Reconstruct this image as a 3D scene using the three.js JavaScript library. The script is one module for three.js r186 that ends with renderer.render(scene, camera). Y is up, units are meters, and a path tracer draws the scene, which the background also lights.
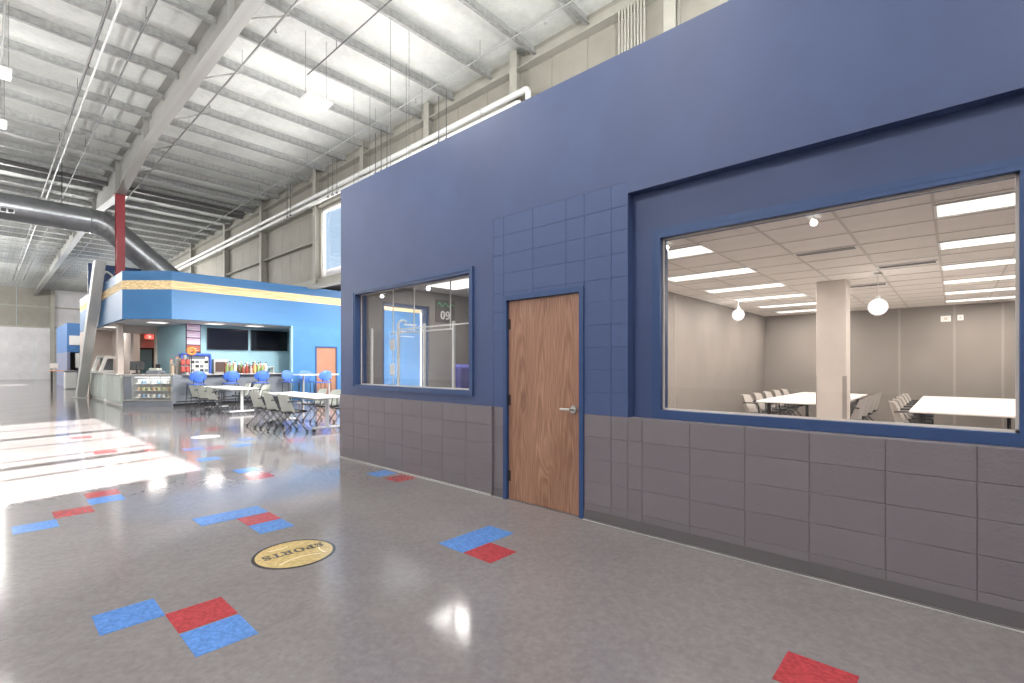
import * as THREE from 'three';
import { RoundedBoxGeometry } from 'three/addons/geometries/RoundedBoxGeometry.js';
import { mergeGeometries } from 'three/addons/utils/BufferGeometryUtils.js';
import { FontLoader } from 'three/addons/loaders/FontLoader.js';
import { TextGeometry } from 'three/addons/geometries/TextGeometry.js';
import { RectAreaLightUniformsLib } from 'three/addons/lights/RectAreaLightUniformsLib.js';

// ---------------------------------------------------------------- camera, sky, sun, exposure
const scene = new THREE.Scene();
const camera = new THREE.PerspectiveCamera(2 * Math.atan(341.5 / 483) * 180 / Math.PI, 1024 / 683, 0.05, 200);
camera.position.set(0, 1.42, 0);
camera.rotation.set(0, -47.6 * Math.PI / 180, 0);
camera.setViewOffset(1024, 683, 0, -23.5, 1024, 683);
camera.updateProjectionMatrix();
const renderer = new THREE.WebGLRenderer({ antialias: true });
renderer.toneMapping = THREE.LinearToneMapping;
renderer.toneMappingExposure = 1.0;
renderer.shadowMap.enabled = true;
RectAreaLightUniformsLib.init();
scene.background = new THREE.Color().setRGB(0.5, 0.67, 0.88);
scene.backgroundIntensity = 1.2;
const sun = new THREE.DirectionalLight(new THREE.Color().setRGB(1, 0.95, 0.88), 46);
sun.position.set(4 + 40, 0.706 * 41, -12 - 40 * 0.23);
sun.target.position.set(4, 0, -12);
sun.castShadow = true;
Object.assign(sun.shadow.camera, { left: -50, right: 50, top: 40, bottom: -40, near: 1, far: 140 });
sun.shadow.mapSize.set(4096, 4096);
scene.add(sun, sun.target);
const HIGHBAY = 55;        // candela of each high-bay lamp

// ---------------------------------------------------------------- helpers
let seed = 7;
const rnd = () => { seed = (seed * 1664525 + 1013904223) >>> 0; return seed / 4294967296; };
const rr = (a, b) => a + (b - a) * rnd();
const used = {};
const numbered = (n) => { const k = used[n] = (used[n] ?? -1) + 1; return k ? n + '_' + String(k).padStart(3, '0') : n; };
function shade(o) { o.castShadow = o.receiveShadow = true; return o; }
function thing(name, label, category, pos = [0, 0, 0], turn = 0, group) {
  const o = new THREE.Group(); o.name = numbered(name); scene.add(o);
  o.position.set(...pos); o.rotation.y = turn; o.userData = { label, category };
  if (group) o.userData.group = group;
  return o;
}
function struct(name, label, category) { const o = thing(name, label, category); o.userData.kind = 'structure'; return o; }
function part(parent, name, geo, mat, label) {
  const m = shade(new THREE.Mesh(Array.isArray(geo) ? merge(geo) : geo, mat)); m.name = name; parent.add(m);
  if (label) m.userData.label = label;
  return m;
}
function dup(o, pos, turn, label, group) {
  const c = o.clone(); c.name = numbered(o.name.replace(/_\d{3}$/, '')); c.userData = { ...o.userData }; scene.add(c);
  c.position.set(...pos); if (turn !== undefined) c.rotation.y = turn;
  if (label) c.userData.label = label; if (group) c.userData.group = group;
  return c;
}
function merge(list) { return list.length === 1 ? list[0] : mergeGeometries(list.map((g) => { const q = g.index ? g.toNonIndexed() : g; for (const k of Object.keys(q.attributes)) if (!['position', 'normal', 'uv'].includes(k)) q.deleteAttribute(k); return q; })); }
// uv in metres from the way each face points
function metreUV(g) {
  g = g.index ? g.toNonIndexed() : g;
  const p = g.attributes.position, n = g.attributes.normal, uv = new Float32Array(p.count * 2);
  for (let i = 0; i < p.count; i++) {
    const ax = Math.abs(n.getX(i)), ay = Math.abs(n.getY(i)), az = Math.abs(n.getZ(i));
    if (ay >= ax && ay >= az) { uv[2 * i] = p.getX(i); uv[2 * i + 1] = p.getZ(i); }
    else if (ax >= az) { uv[2 * i] = p.getZ(i); uv[2 * i + 1] = p.getY(i); }
    else { uv[2 * i] = p.getX(i); uv[2 * i + 1] = p.getY(i); }
  }
  g.setAttribute('uv', new THREE.BufferAttribute(uv, 2));
  return g;
}
function B(x0, x1, y0, y1, z0, z1) {
  const g = new THREE.BoxGeometry(Math.abs(x1 - x0), Math.abs(y1 - y0), Math.abs(z1 - z0));
  g.translate((x0 + x1) / 2, (y0 + y1) / 2, (z0 + z1) / 2);
  return metreUV(g);
}
function RB(x0, x1, y0, y1, z0, z1, r = 0.01, seg = 2) {
  const g = new RoundedBoxGeometry(Math.abs(x1 - x0), Math.abs(y1 - y0), Math.abs(z1 - z0), seg, r);
  g.translate((x0 + x1) / 2, (y0 + y1) / 2, (z0 + z1) / 2);
  return metreUV(g);
}
const V = (a) => new THREE.Vector3(...a);
function rod(a, b, r = 0.012, seg = 8) {
  const A = V(a), C = V(b), d = C.clone().sub(A), g = new THREE.CylinderGeometry(r, r, d.length(), seg);
  g.applyQuaternion(new THREE.Quaternion().setFromUnitVectors(new THREE.Vector3(0, 1, 0), d.clone().normalize()));
  g.translate((A.x + C.x) / 2, (A.y + C.y) / 2, (A.z + C.z) / 2);
  return g;
}
function tube(pts, r = 0.012, seg = 24, rs = 8, closed = false) { return new THREE.TubeGeometry(new THREE.CatmullRomCurve3(pts.map(V), closed, 'catmullrom', 0.3), seg, r, rs, closed); }
function lathe(pts, seg = 24) { return new THREE.LatheGeometry(pts.map(([x, y]) => new THREE.Vector2(x, y)), seg); }
const cyl = (r, y0, y1, x = 0, z = 0, seg = 20, r2 = r) => { const g = new THREE.CylinderGeometry(r2, r, y1 - y0, seg); g.translate(x, (y0 + y1) / 2, z); return g; };
// a straight wall slab between two plan points, y0..y1, thickness t to the left-hand side normal
function slab(x0, z0, x1, z1, y0, y1, t = 0.1) {
  const L = Math.hypot(x1 - x0, z1 - z0), g = new THREE.BoxGeometry(L, y1 - y0, t); metreUV(g);
  g.translate(0, 0, -t / 2); g.rotateY(-Math.atan2(z1 - z0, x1 - x0)); g.translate((x0 + x1) / 2, (y0 + y1) / 2, (z0 + z1) / 2);
  return g;
}

// ---------------------------------------------------------------- procedural textures
function hash(x, y, s) { let h = (x * 374761393 + y * 668265263 + s * 982451653) | 0; h = Math.imul(h ^ (h >>> 13), 1274126177); return ((h ^ (h >>> 16)) >>> 0) / 4294967296; }
function vnoise(x, y, per, s) {
  const xi = Math.floor(x), yi = Math.floor(y), fx = x - xi, fy = y - yi, u = fx * fx * (3 - 2 * fx), v = fy * fy * (3 - 2 * fy);
  const m = (k) => ((k % per) + per) % per;
  const a = hash(m(xi), m(yi), s), b = hash(m(xi + 1), m(yi), s), c = hash(m(xi), m(yi + 1), s), d = hash(m(xi + 1), m(yi + 1), s);
  return a + (b - a) * u + (c - a) * v + (a - b - c + d) * u * v;
}
function fbm(u, v, base, oct, s) { let t = 0, w = 0.5, n = 0; for (let o = 0; o < oct; o++) { const p = base << o; t += w * vnoise(u * p, v * p, p, s + o); n += w; w *= 0.5; } return t / n; }
function tex(size, fn, repeat, srgb = true) {
  const d = new Uint8Array(size * size * 4);
  for (let j = 0; j < size; j++) for (let i = 0; i < size; i++) {
    const c = fn(i / size, j / size), k = (j * size + i) * 4;
    d[k] = Math.max(0, Math.min(255, c[0])); d[k + 1] = Math.max(0, Math.min(255, c[1])); d[k + 2] = Math.max(0, Math.min(255, c[2])); d[k + 3] = 255;
  }
  const t = new THREE.DataTexture(d, size, size); t.wrapS = t.wrapT = THREE.RepeatWrapping; t.magFilter = THREE.LinearFilter; t.minFilter = THREE.LinearMipmapLinearFilter; t.generateMipmaps = true;
  t.repeat.set(repeat, repeat); if (srgb) t.colorSpace = THREE.SRGBColorSpace; t.needsUpdate = true;
  return t;
}
const floorMap = tex(1024, (u, v) => {
  const big = fbm(u, v, 3, 4, 11) - 0.5, fine = fbm(u, v, 128, 3, 31) - 0.5, sp = hash((u * 1024) | 0, (v * 1024) | 0, 5);
  const q = 118 + big * 24 + fine * 16 + (sp > 0.985 ? 12 : sp < 0.02 ? -12 : 0);
  return [q + 3, q - 2, q - 1];
}, 1 / 3.2);
const floorRough = tex(512, (u, v) => { const q = 27 + (fbm(u, v, 6, 4, 71) - 0.5) * 22; return [q, q, q]; }, 1 / 2.6, false);
const speck = tex(256, (u, v) => { const q = 236 + (fbm(u, v, 32, 3, 3) - 0.5) * 70; return [q, q, q]; }, 1 / 0.5);
const wear = tex(512, (u, v) => { const q = 238 + (fbm(u, v, 4, 5, 9) - 0.5) * 34; return [q, q, q]; }, 1 / 2);
const blockBump = tex(256, (u, v) => { const q = fbm(u, v, 24, 4, 17) * 255; return [q, q, q]; }, 1 / 0.4, false);
const insulMap = tex(512, (u, v) => { const q = 232 + (fbm(u, v, 3, 5, 21) - 0.5) * 40 + (fbm(u, v, 40, 2, 5) - 0.5) * 14; return [q, q + 1, q - 1]; }, 1 / 3);
const insulBump = tex(512, (u, v) => { const q = fbm(u, v, 7, 4, 41) * 255; return [q, q, q]; }, 1 / 2.2, false);
const oak = tex(1024, (u, v) => {
  const w = fbm(u * 1, v * 1, 4, 3, 61), x = u * 3 + 0.55 * (w - 0.5);
  const band = Math.abs(((x % 1) + 1) % 1 - 0.5) * 2;                      // flitch centre to edge
  const arch = Math.sin((v * 9 + band * band * 10 + w * 5) * 3.1) * (1 - band) + Math.sin(x * 60 + w * 9) * 0.35;
  const pore = vnoise(u * 300, v * 18, 300, 8) - 0.5, q = arch * 11 + pore * 30 + (w - 0.5) * 26;
  return [146 + q, 108 + q * 0.95, 88 + q * 0.85];
}, 1);
const osb = tex(512, (u, v) => {
  let q = 0; for (let k = 0; k < 3; k++) { const a = k * 1.05, x = u * Math.cos(a) - v * Math.sin(a), y = u * Math.sin(a) + v * Math.cos(a); q += (hash(Math.floor(x * 14 + 40), Math.floor(y * 40 + 90), k) - 0.5) * 46; }
  return [226 + q * 0.8, 200 + q * 0.8, 152 + q * 0.7];
}, 1 / 1.2);
const galv = tex(256, (u, v) => { const q = 226 + (fbm(u, v, 12, 3, 77) - 0.5) * 60; return [q, q, q]; }, 1 / 0.8);

// ---------------------------------------------------------------- materials
const lin = (r, g, b) => new THREE.Color().setRGB(r, g, b);
const M = (c, rough = 0.6, o = {}) => new THREE.MeshStandardMaterial({ color: c, roughness: rough, ...o });
const mFloor = new THREE.MeshPhysicalMaterial({ map: floorMap, roughness: 1, roughnessMap: floorRough, ior: 1.6 });
const tileMat = (c) => new THREE.MeshPhysicalMaterial({ color: c, map: speck, roughness: 0.13, ior: 1.55 });
const mRedTile = tileMat(lin(0.42, 0.05, 0.06)), mBlueTile = tileMat(lin(0.10, 0.25, 0.62)), mWhiteTile = tileMat(lin(0.8, 0.8, 0.78));
const mBlues = [0, 1, 2].map((k) => M(lin(0.045 + k * 0.001, 0.072 + k * 0.0015, 0.175 + k * 0.004), 0.55, { bumpMap: blockBump, bumpScale: 0.0015 }));
const mBlueSmooth = M(lin(0.05, 0.078, 0.187), 0.5, { map: wear });
const mTrimBlue = M(lin(0.024, 0.058, 0.16), 0.4);
const mGreys = [0, 1, 2].map((k) => M(lin(0.155 + k * 0.005, 0.136 + k * 0.005, 0.15 + k * 0.005), 0.6, { bumpMap: blockBump, bumpScale: 0.002 }));
const mCove = M(lin(0.11, 0.1, 0.105), 0.45), mCaulk = M(lin(0.4, 0.39, 0.38), 0.6);
const mDoor = new THREE.MeshPhysicalMaterial({ map: oak, roughness: 0.38 });
const mSteel = M(lin(0.62, 0.61, 0.58), 0.3, { metalness: 0.85 }), mDark = M(lin(0.02, 0.02, 0.022), 0.5), mBlackMetal = M(lin(0.03, 0.03, 0.033), 0.4, { metalness: 0.3 });
const mInsul = M(lin(0.86, 0.88, 0.86), 0.55, { map: insulMap, bumpMap: insulBump, bumpScale: 0.02 });
const mPurlin = M(lin(0.46, 0.47, 0.46), 0.5, { map: galv }), mGirder = M(lin(0.36, 0.36, 0.34), 0.5, { map: wear });
const mHallPanel = M(lin(0.34, 0.325, 0.28), 0.6, { map: wear }), mHallCol = M(lin(0.42, 0.41, 0.36), 0.55, { map: wear });
const mWhite = M(lin(0.78, 0.78, 0.76), 0.5), mWhiteWall = M(lin(0.76, 0.75, 0.77), 0.6, { map: wear }), mPipeWhite = M(lin(0.72, 0.73, 0.72), 0.35);
const mPipeDark = M(lin(0.12, 0.12, 0.12), 0.5), mDuct = M(lin(0.42, 0.44, 0.46), 0.32, { metalness: 0.75, map: galv }), mRed = M(lin(0.26, 0.022, 0.03), 0.4);
const mGlass = new THREE.MeshPhysicalMaterial({ color: lin(1, 1, 1), transmission: 1, thickness: 0, roughness: 0, ior: 1.5 });
const mCafeBlue = M(lin(0.05, 0.19, 0.42), 0.5, { map: wear }), mOSB = M(0xffffff, 0.75, { map: osb }), mTeal = M(lin(0.33, 0.55, 0.64), 0.6, { map: wear });
const mBeige = M(lin(0.7, 0.6, 0.54), 0.65, { map: wear }), mBarGrey = M(lin(0.2, 0.22, 0.25), 0.5, { map: wear }), mCounter = M(lin(0.45, 0.42, 0.4), 0.3);
const mTaupe = M(lin(0.25, 0.225, 0.205), 0.7, { map: wear }), mTile = M(lin(0.84, 0.8, 0.76), 0.9, { map: wear }), mGrid = M(lin(0.5, 0.46, 0.43), 0.6);
const mReflection = M(lin(0.33, 0.3, 0.275), 0.7, { map: wear }), mColumn = M(lin(0.66, 0.6, 0.54), 0.6, { map: wear }), mCarpet = M(lin(0.46, 0.43, 0.41), 0.9, { map: speck });  // the strip tone imitates reflections in the meeting room glass
const mTable = M(lin(0.82, 0.8, 0.78), 0.35), mShell = M(lin(0.5, 0.52, 0.47), 0.5), mShellPale = M(lin(0.46, 0.43, 0.4), 0.5), mBlueSeat = M(lin(0.06, 0.16, 0.62), 0.45), mBlueFabric = M(lin(0.1, 0.1, 0.42), 0.8);
const glow = (c, i) => new THREE.MeshStandardMaterial({ color: 0x222222, emissive: c, emissiveIntensity: i, roughness: 0.5 });
const mPanelGlow = glow(lin(1, 0.96, 0.9), 1.6), mBayGlow = glow(lin(0.95, 1, 1), 3.0), mGlobe = glow(lin(1, 0.98, 0.97), 1.1);

// ---------------------------------------------------------------- floor with its coloured tiles
const WX = 3.74, MX = 9.1, AX = 14.6, ROOF = 9.2;      // corridor wall, main side wall, annex outer wall, roof height
const floor = struct('floor', 'polished dark grey speckled concrete-look floor of the hall', 'floor');
part(floor, 'floor_slab', B(-22, 15, -0.2, 0, -68.2, 12.2), mFloor);
const tileGeo = new THREE.BoxGeometry(0.286, 0.003, 0.29); metreUV(tileGeo);
const uvTile = metreUV(new THREE.BoxGeometry(0.286, 0.003, 0.29));
const T = 0.29;
for (const [x, z, m] of [
  [0.555, -3.445, 1], [0.84, -3.165, 0], [0.84, -2.86, 1],
  [1.44, -5.03, 1], [1.72, -5.03, 1], [1.72, -4.735, 0], [1.715, -4.44, 1],
  [0.59, -6.28, 0], [0.31, -5.95, 1], [0.885, -6.935, 0], [0.875, -6.61, 1],
  [2.4, -7.04, 1], [2.38, -6.54, 0], [2.59, -2.59, 0], [2.585, -2.88, 1], [2.875, -2.88, 1],
  [3.53, -5.12, 0], [3.52, -5.53, 1], [2.55, -0.46, 0], [2.7, -9.4, 0], [2.4, -9.5, 1], [3.1, -9.3, 1],
  [3.4, -12.05, 0], [3.5, -14.6, 0], [3.78, -14.6, 0], [1.35, -10.2, 0], [1.3, -12.6, 0], [3.4, -10.0, 1], [4.0, -9.2, 0], [2.95, -17.5, 0], [2.3, -8.3, 1],
]) part(floor, 'floor_tile', uvTile, [mRedTile, mBlueTile][m], ['red square floor tile', 'blue square floor tile'][m]).position.set(x, 0.0002, z);
{
  const disc = (r, h) => { const g = new THREE.CylinderGeometry(r, r, h, 64); return metreUV(g); };
  const at = [1.585, 0, -3.665];
  part(floor, 'emblem_ring', disc(0.29, 0.003), tileMat(lin(0.05, 0.045, 0.05)), 'dark ring round the basketball emblem').position.set(at[0], 0.0004, at[2]);
  part(floor, 'emblem_disc', disc(0.268, 0.0036), tileMat(lin(0.6, 0.45, 0.2)), 'tan disc of the floor emblem').position.set(at[0], 0.0006, at[2]);
  const seam = M(lin(0.72, 0.6, 0.38), 0.3), lines = [];
  const arc = (cx, cz, r, a0, a1) => { const g = new THREE.RingGeometry(r - 0.004, r + 0.004, 40, 1, a0, a1 - a0); g.rotateX(-Math.PI / 2); g.translate(cx, 0.0028, cz); lines.push(g); };
  arc(-0.02, 0.36, 0.26, 0.95, 2.2); arc(0.36, 0.1, 0.2, 2.5, 3.4); arc(-0.05, -0.4, 0.24, 4.4, 5.0);
  part(floor, 'emblem_seam', lines, seam).position.set(at[0], 0, at[2]);
  const font = await new FontLoader().loadAsync('fonts/droid/droid_serif_bold.typeface.json');
  const t = new TextGeometry('SPORTS', { font, size: 0.082, depth: 0.002, curveSegments: 4 });
  t.computeBoundingBox(); t.translate(-t.boundingBox.max.x / 2, -0.05, 0); t.rotateX(-Math.PI / 2); t.rotateY(Math.PI);
  const tm = part(floor, 'emblem_lettering', t, M(lin(0.02, 0.016, 0.016), 0.6), 'dark SPORTS lettering'); tm.position.set(at[0] + 0.01, 0.0024, at[2] - 0.03); tm.rotation.y = -0.06;
  part(floor, 'emblem_disc', disc(0.25, 0.003), mWhiteTile, 'white round emblem far off on the floor').position.set(2.97, 0.0004, -10.92);
}

// ---------------------------------------------------------------- roof: insulation, purlins
const ceiling = struct('ceiling', 'white insulated metal roof with rows of grey purlins', 'ceiling');
part(ceiling, 'roof_deck', B(-22, MX + 0.3, ROOF + 0.1, ROOF + 0.3, -68.2, 12.2), mWhiteWall);
const sag = (w, l, amp) => {
  const g = new THREE.PlaneGeometry(w, l, 6, 6); g.rotateX(Math.PI / 2); const p = g.attributes.position;
  for (let i = 0; i < p.count; i++) { const a = 1 - (2 * p.getX(i) / w) ** 2, b = 1 - (2 * p.getZ(i) / l) ** 2; p.setY(i, -amp * Math.pow(Math.max(0, a), 0.4) * b); }
  g.computeVertexNormals(); const uv = g.attributes.uv; for (let i = 0; i < uv.count; i++) uv.setXY(i, p.getX(i) + w, p.getZ(i) + l);
  return g;
};
const PS = 1.52, P0 = 1.52 * 5, bays = [];
const sagWide = [sag(1.82, PS, 0.03), sag(1.82, PS, 0.042), sag(1.82, PS, 0.022)], sagRow = sag(31.1, PS, 0.05);
for (let k = 0; k < 53; k++) {
  const z = 12.2 - PS * k, zc = z - PS / 2;
  if (zc < -5.5 && zc > -30) {
    for (let j = 0; j < 7; j++) part(ceiling, 'insulation_panel', sagWide[(k * 5 + j * 3) % 3], mInsul).position.set(MX - 0.91 - 1.82 * j, ROOF + 0.02, zc);
    part(ceiling, 'insulation_panel', sagWide[0], mInsul).position.set(MX - 0.91 - 1.82 * 7, ROOF + 0.02, zc);
    const r = part(ceiling, 'insulation_panel', sagRow, mInsul); r.scale.x = (MX - 14.56 + 22) / 31.1; r.position.set((MX - 14.56 - 22) / 2, ROOF + 0.02, zc);
  } else part(ceiling, 'insulation_panel', sagRow, mInsul).position.set((MX - 22) / 2, ROOF + 0.02, zc);
}
const purlinGeo = merge([B(-22, MX, ROOF - 0.22, ROOF + 0.03, -0.012, 0.012), B(-22, MX, ROOF - 0.22, ROOF - 0.205, 0, 0.08), B(-22, MX, ROOF - 0.22, ROOF - 0.19, 0.07, 0.08), B(-22, MX, ROOF - 0.01, ROOF + 0.01, -0.09, 0)]);
for (let k = 0; k < 53; k++) part(ceiling, 'purlin', purlinGeo, mPurlin).position.z = 12.2 - PS * k;

// ---------------------------------------------------------------- steel frame: girder, red column, ridge beam
{
  const g = thing('roof_girder', 'deep grey tapered steel roof girder carried by the red column', 'girder', [3.5, 0, 0]);
  const web = (za, zb, ya, yb) => { const s = new THREE.Shape(); s.moveTo(-za, ROOF - 0.02); s.lineTo(-zb, ROOF - 0.02); s.lineTo(-zb, yb); s.lineTo(-za, ya); s.closePath(); const e = new THREE.ExtrudeGeometry(s, { depth: 0.02, bevelEnabled: false }); e.translate(0, 0, -0.01); e.rotateY(Math.PI / 2); return metreUV(e); };
  const seg = [[11, -18.5, 8.4, 8.4], [-18.5, -23.3, 8.4, 7.85], [-23.3, -29, 7.85, 8.4], [-29, -68, 8.4, 8.4]];
  for (const [za, zb, ya, yb] of seg) {
    part(g, 'web', web(za, zb, ya, yb), mGirder);
    const L = Math.hypot(zb - za, yb - ya), f = new THREE.BoxGeometry(0.28, 0.03, L); metreUV(f); f.rotateX(Math.atan2(yb - ya, za - zb)); f.translate(0, (ya + yb) / 2, (za + zb) / 2);
    part(g, 'bottom_flange', f, mGirder);
  }
  part(g, 'top_flange', B(-0.17, 0.17, ROOF - 0.04, ROOF - 0.02, -68, 11), mGirder);
  for (const z of [-3, -10.9, -18.5, -23.3, -29, -36, -44, -52]) part(g, 'stiffener', B(-0.15, 0.15, 7.88 + (z > -19 || z < -28 ? 0.54 : 0), ROOF - 0.04, z - 0.012, z + 0.012), mGirder);
  for (let k = 0; k < 14; k++) { const z = 12.2 - PS * (13 + 2 * k) ; part(g, 'flange_brace', rod([0.12, 8.45, z], [1.0, ROOF - 0.2, z], 0.022), mGirder); }
  const c = thing('steel_column', 'slender red steel column rising from the cafe roof to the girder', 'column', [3.5, 0, -23.3]);
  part(c, 'shaft', [B(-0.13, 0.13, 2.97, 7.82, -0.15, -0.13), B(-0.13, 0.13, 2.97, 7.82, 0.13, 0.15), B(-0.012, 0.012, 2.97, 7.82, -0.13, 0.13)], mRed);
  part(c, 'casing', RB(-0.09, 0.09, 0, 2.97, -0.16, 0.16, 0.02), mBeige, 'beige boxing round the foot of the column'); part(c, 'cap_plate', B(-0.2, 0.2, 7.8, 7.835, -0.2, 0.2), mRed);
  const r = thing('ridge_beam', 'dark steel cross beam under the roof behind the red column', 'beam', [0, 0, -25.9]);
  part(r, 'web', B(-22, MX - 0.4, 8.86, ROOF - 0.05, -0.01, 0.01), mPipeDark); part(r, 'flange', B(-22, MX - 0.4, 8.84, 8.865, -0.09, 0.09), mPipeDark);
}

// ---------------------------------------------------------------- hall walls
const colZ = [12, 6, 0, -4, -8.04, -11.52, -15.15, -18.7, -24.2, -29.34, -35.64, -43.5, -52.5, -60];
{
  const w = struct('wall_right', 'beige metal upper side wall with columns and girts above the blue rooms', 'wall');
  const CB = 4.85, CT = 7.55;                                      // clerestory sill and head
  const holes = [[-18.55, -9.06], [-52.3, -43.7]];
  const rows = [[4.6, CB], [CB, CT], [CT, ROOF + 0.1]];
  for (let i = 0; i + 1 < colZ.length; i++) {
    const za = colZ[i + 1], zb = colZ[i];
    for (const [y0, y1] of rows) {
      let zl = za, zh = zb;
      if (y0 === CB) { const h = holes.find(([a, b]) => za < b - 0.2 && zb > a + 0.2); if (h) { if (zb > h[1] + 0.2) zl = h[1]; else continue; } }
      const n = Math.max(1, Math.round((zh - zl) / 1.0));
      for (let k = 0; k < n; k++) part(w, 'wall_panel', RB(MX, MX + 0.12, y0 + 0.004, y1 - 0.004, zl + (zh - zl) * k / n + 0.006, zl + (zh - zl) * (k + 1) / n - 0.006, 0.008, 1), mHallPanel);
    }
  }
  part(w, 'end_panel', B(MX, MX + 0.12, 4.6, ROOF + 0.1, -68.2, -60), mHallPanel);
  for (const z of colZ) part(w, 'column', [B(MX - 0.26, MX - 0.24, 0.05 + (z > -8 ? 4.2 : z > -19 ? 4.6 : 4.7), ROOF, z - 0.12, z + 0.12), B(MX - 0.03, MX - 0.01, 4.7, ROOF, z - 0.12, z + 0.12), B(MX - 0.25, MX - 0.02, 4.7, ROOF, z - 0.012, z + 0.012)], mHallCol);
  part(w, 'eave_beam', [B(MX - 0.24, MX - 0.002, 8.72, 8.74, -68, 12), B(MX - 0.02, MX - 0.002, 8.74, 9.1, -68, 12)], mHallCol);
  for (const y of [7.66, 6.3]) for (let i = 0; i + 1 < colZ.length; i++) { if (y < 7 && colZ[i] < -8 && colZ[i + 1] > -19) continue; part(w, 'girt', [B(MX - 0.2, MX - 0.005, y, y + 0.015, colZ[i + 1] + 0.13, colZ[i] - 0.13), B(MX - 0.2, MX - 0.185, y, y + 0.06, colZ[i + 1] + 0.13, colZ[i] - 0.13)], mHallCol); }
  part(w, 'sill_beam', B(MX - 0.16, MX + 0.2, 4.55, 4.85, -68, -7.0), mHallCol);
  const ribs = []; for (let k = 0; k < 9; k++) ribs.push(cyl(0.022, 7.4, 8.7, MX - 0.3, -4.5 - k * 0.07, 8));
  const cnd = thing('conduit_bank', 'bank of vertical conduits on the beige wall above the blue wall', 'conduit'); ribs.forEach((g) => part(cnd, 'conduit', g, mHallCol));
  let wn = 0;
  for (const [a, b] of holes) {
    const c = struct('window_' + (3 + wn++), wn === 1 ? 'tall daylit clerestory window high in the side wall beside the cafe' : 'daylit clerestory window high in the side wall far behind the cafe', 'window');
    part(c, 'frame', [B(MX - 0.02, MX + 0.1, CB, CB + 0.07, a, b), B(MX - 0.02, MX + 0.1, CT - 0.07, CT, a, b), B(MX - 0.02, MX + 0.1, CB, CT, a, a + 0.1), B(MX - 0.02, MX + 0.1, CB, CT, b - 0.1, b)], mWhite);
    const n = Math.round((b - a) / 1.6);
    for (let k = 1; k < n; k++) part(c, 'mullion', B(MX, MX + 0.1, CB + 0.07, CT - 0.07, a + (b - a) * k / n - 0.04, a + (b - a) * k / n + 0.04), mWhite);
    for (let k = 0; k < n; k++) part(c, 'pane', B(MX + 0.045, MX + 0.055, CB + 0.07, CT - 0.07, a + (b - a) * k / n + 0.04, a + (b - a) * (k + 1) / n - 0.04), mGlass);
  }
}
{
  const w = struct('wall_far', 'far end wall, white below and beige metal panels above', 'wall');
  for (let k = 0; k < 11; k++) part(w, 'lower_panel', B(-22 + k * 2.828 + 0.01, -22 + (k + 1) * 2.828 - 0.01, 0, 5.2, -68.2, -68), mWhiteWall);
  for (let k = 0; k < 11; k++) for (const [y0, y1] of [[5.22, 7.3], [7.32, ROOF + 0.1]]) part(w, 'upper_panel', B(-22 + k * 2.69 + 0.01, k < 10 ? -22 + (k + 1) * 2.69 - 0.01 : MX, y0, y1, -68.2, -68.05), k < 10 ? mHallPanel : mWhiteWall);
  part(w, 'end_column', [B(4.6, 4.95, 0, ROOF, -67.7, -67.68), B(4.6, 4.95, 0, ROOF, -67.95, -67.93), B(4.765, 4.785, 0, ROOF, -67.93, -67.7)], mHallCol);
  part(w, 'girt', B(-22, MX, 7.2, 7.35, -68.05, -67.9), mHallCol); part(w, 'girt', B(-22, MX, 5.15, 5.3, -68.05, -67.95), mHallCol);
  const l = struct('wall_left', 'white panelled side wall of the hall', 'wall'); part(l, 'wall_slab', B(-22.2, -22, 0, ROOF + 0.1, -68.2, 12.2), mWhiteWall);
  const b = struct('wall_back', 'white end wall of the hall', 'wall'); part(b, 'wall_slab', B(-22, MX, 0, ROOF + 0.1, 12.2, 12.4), mWhiteWall);
  const a = struct('wall_annex', 'white outer wall of the low annex with entrance glazing', 'wall');
  part(a, 'wall_slab', [B(AX, AX + 0.2, 0, 4.5, -7.2, 12.2), B(AX, AX + 0.2, 4.1, 5.0, -19.6, -7.2), B(AX, AX + 0.2, 0, 5.0, -68.2, -19.6), B(MX, AX, 0, 5.0, 12.2, 12.4), B(MX, AX, 0, 5.0, -68.2, -68)], mWhiteWall);
  part(a, 'annex_roof', B(MX + 0.1, AX + 0.2, 5.0, 5.2, -68.2, 12.4), mWhiteWall);
  const e = struct('window_5', 'glazed entrance front of the lobby', 'window');
  part(e, 'frame', [B(AX, AX + 0.12, 0, 0.1, -19.6, -7.2), B(AX, AX + 0.12, 4.0, 4.1, -19.6, -7.2)], mWhite);
  for (let k = 0; k <= 8; k++) part(e, 'mullion', B(AX, AX + 0.12, 0.1, 4.0, -19.6 + k * 1.55 - 0.04, -19.6 + k * 1.55 + 0.04), mWhite);
  for (let k = 0; k < 8; k++) part(e, 'pane', B(AX + 0.055, AX + 0.065, 0.1, 4.0, -19.56 + k * 1.55, -18.09 + k * 1.55), mGlass);
  const gnd = struct('ground', 'pale concrete paving outside the entrance', 'ground'); part(gnd, 'paving', B(AX + 0.4, 60, -0.25, -0.05, -80, 20), M(lin(0.4, 0.4, 0.38), 0.9));
}

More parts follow.
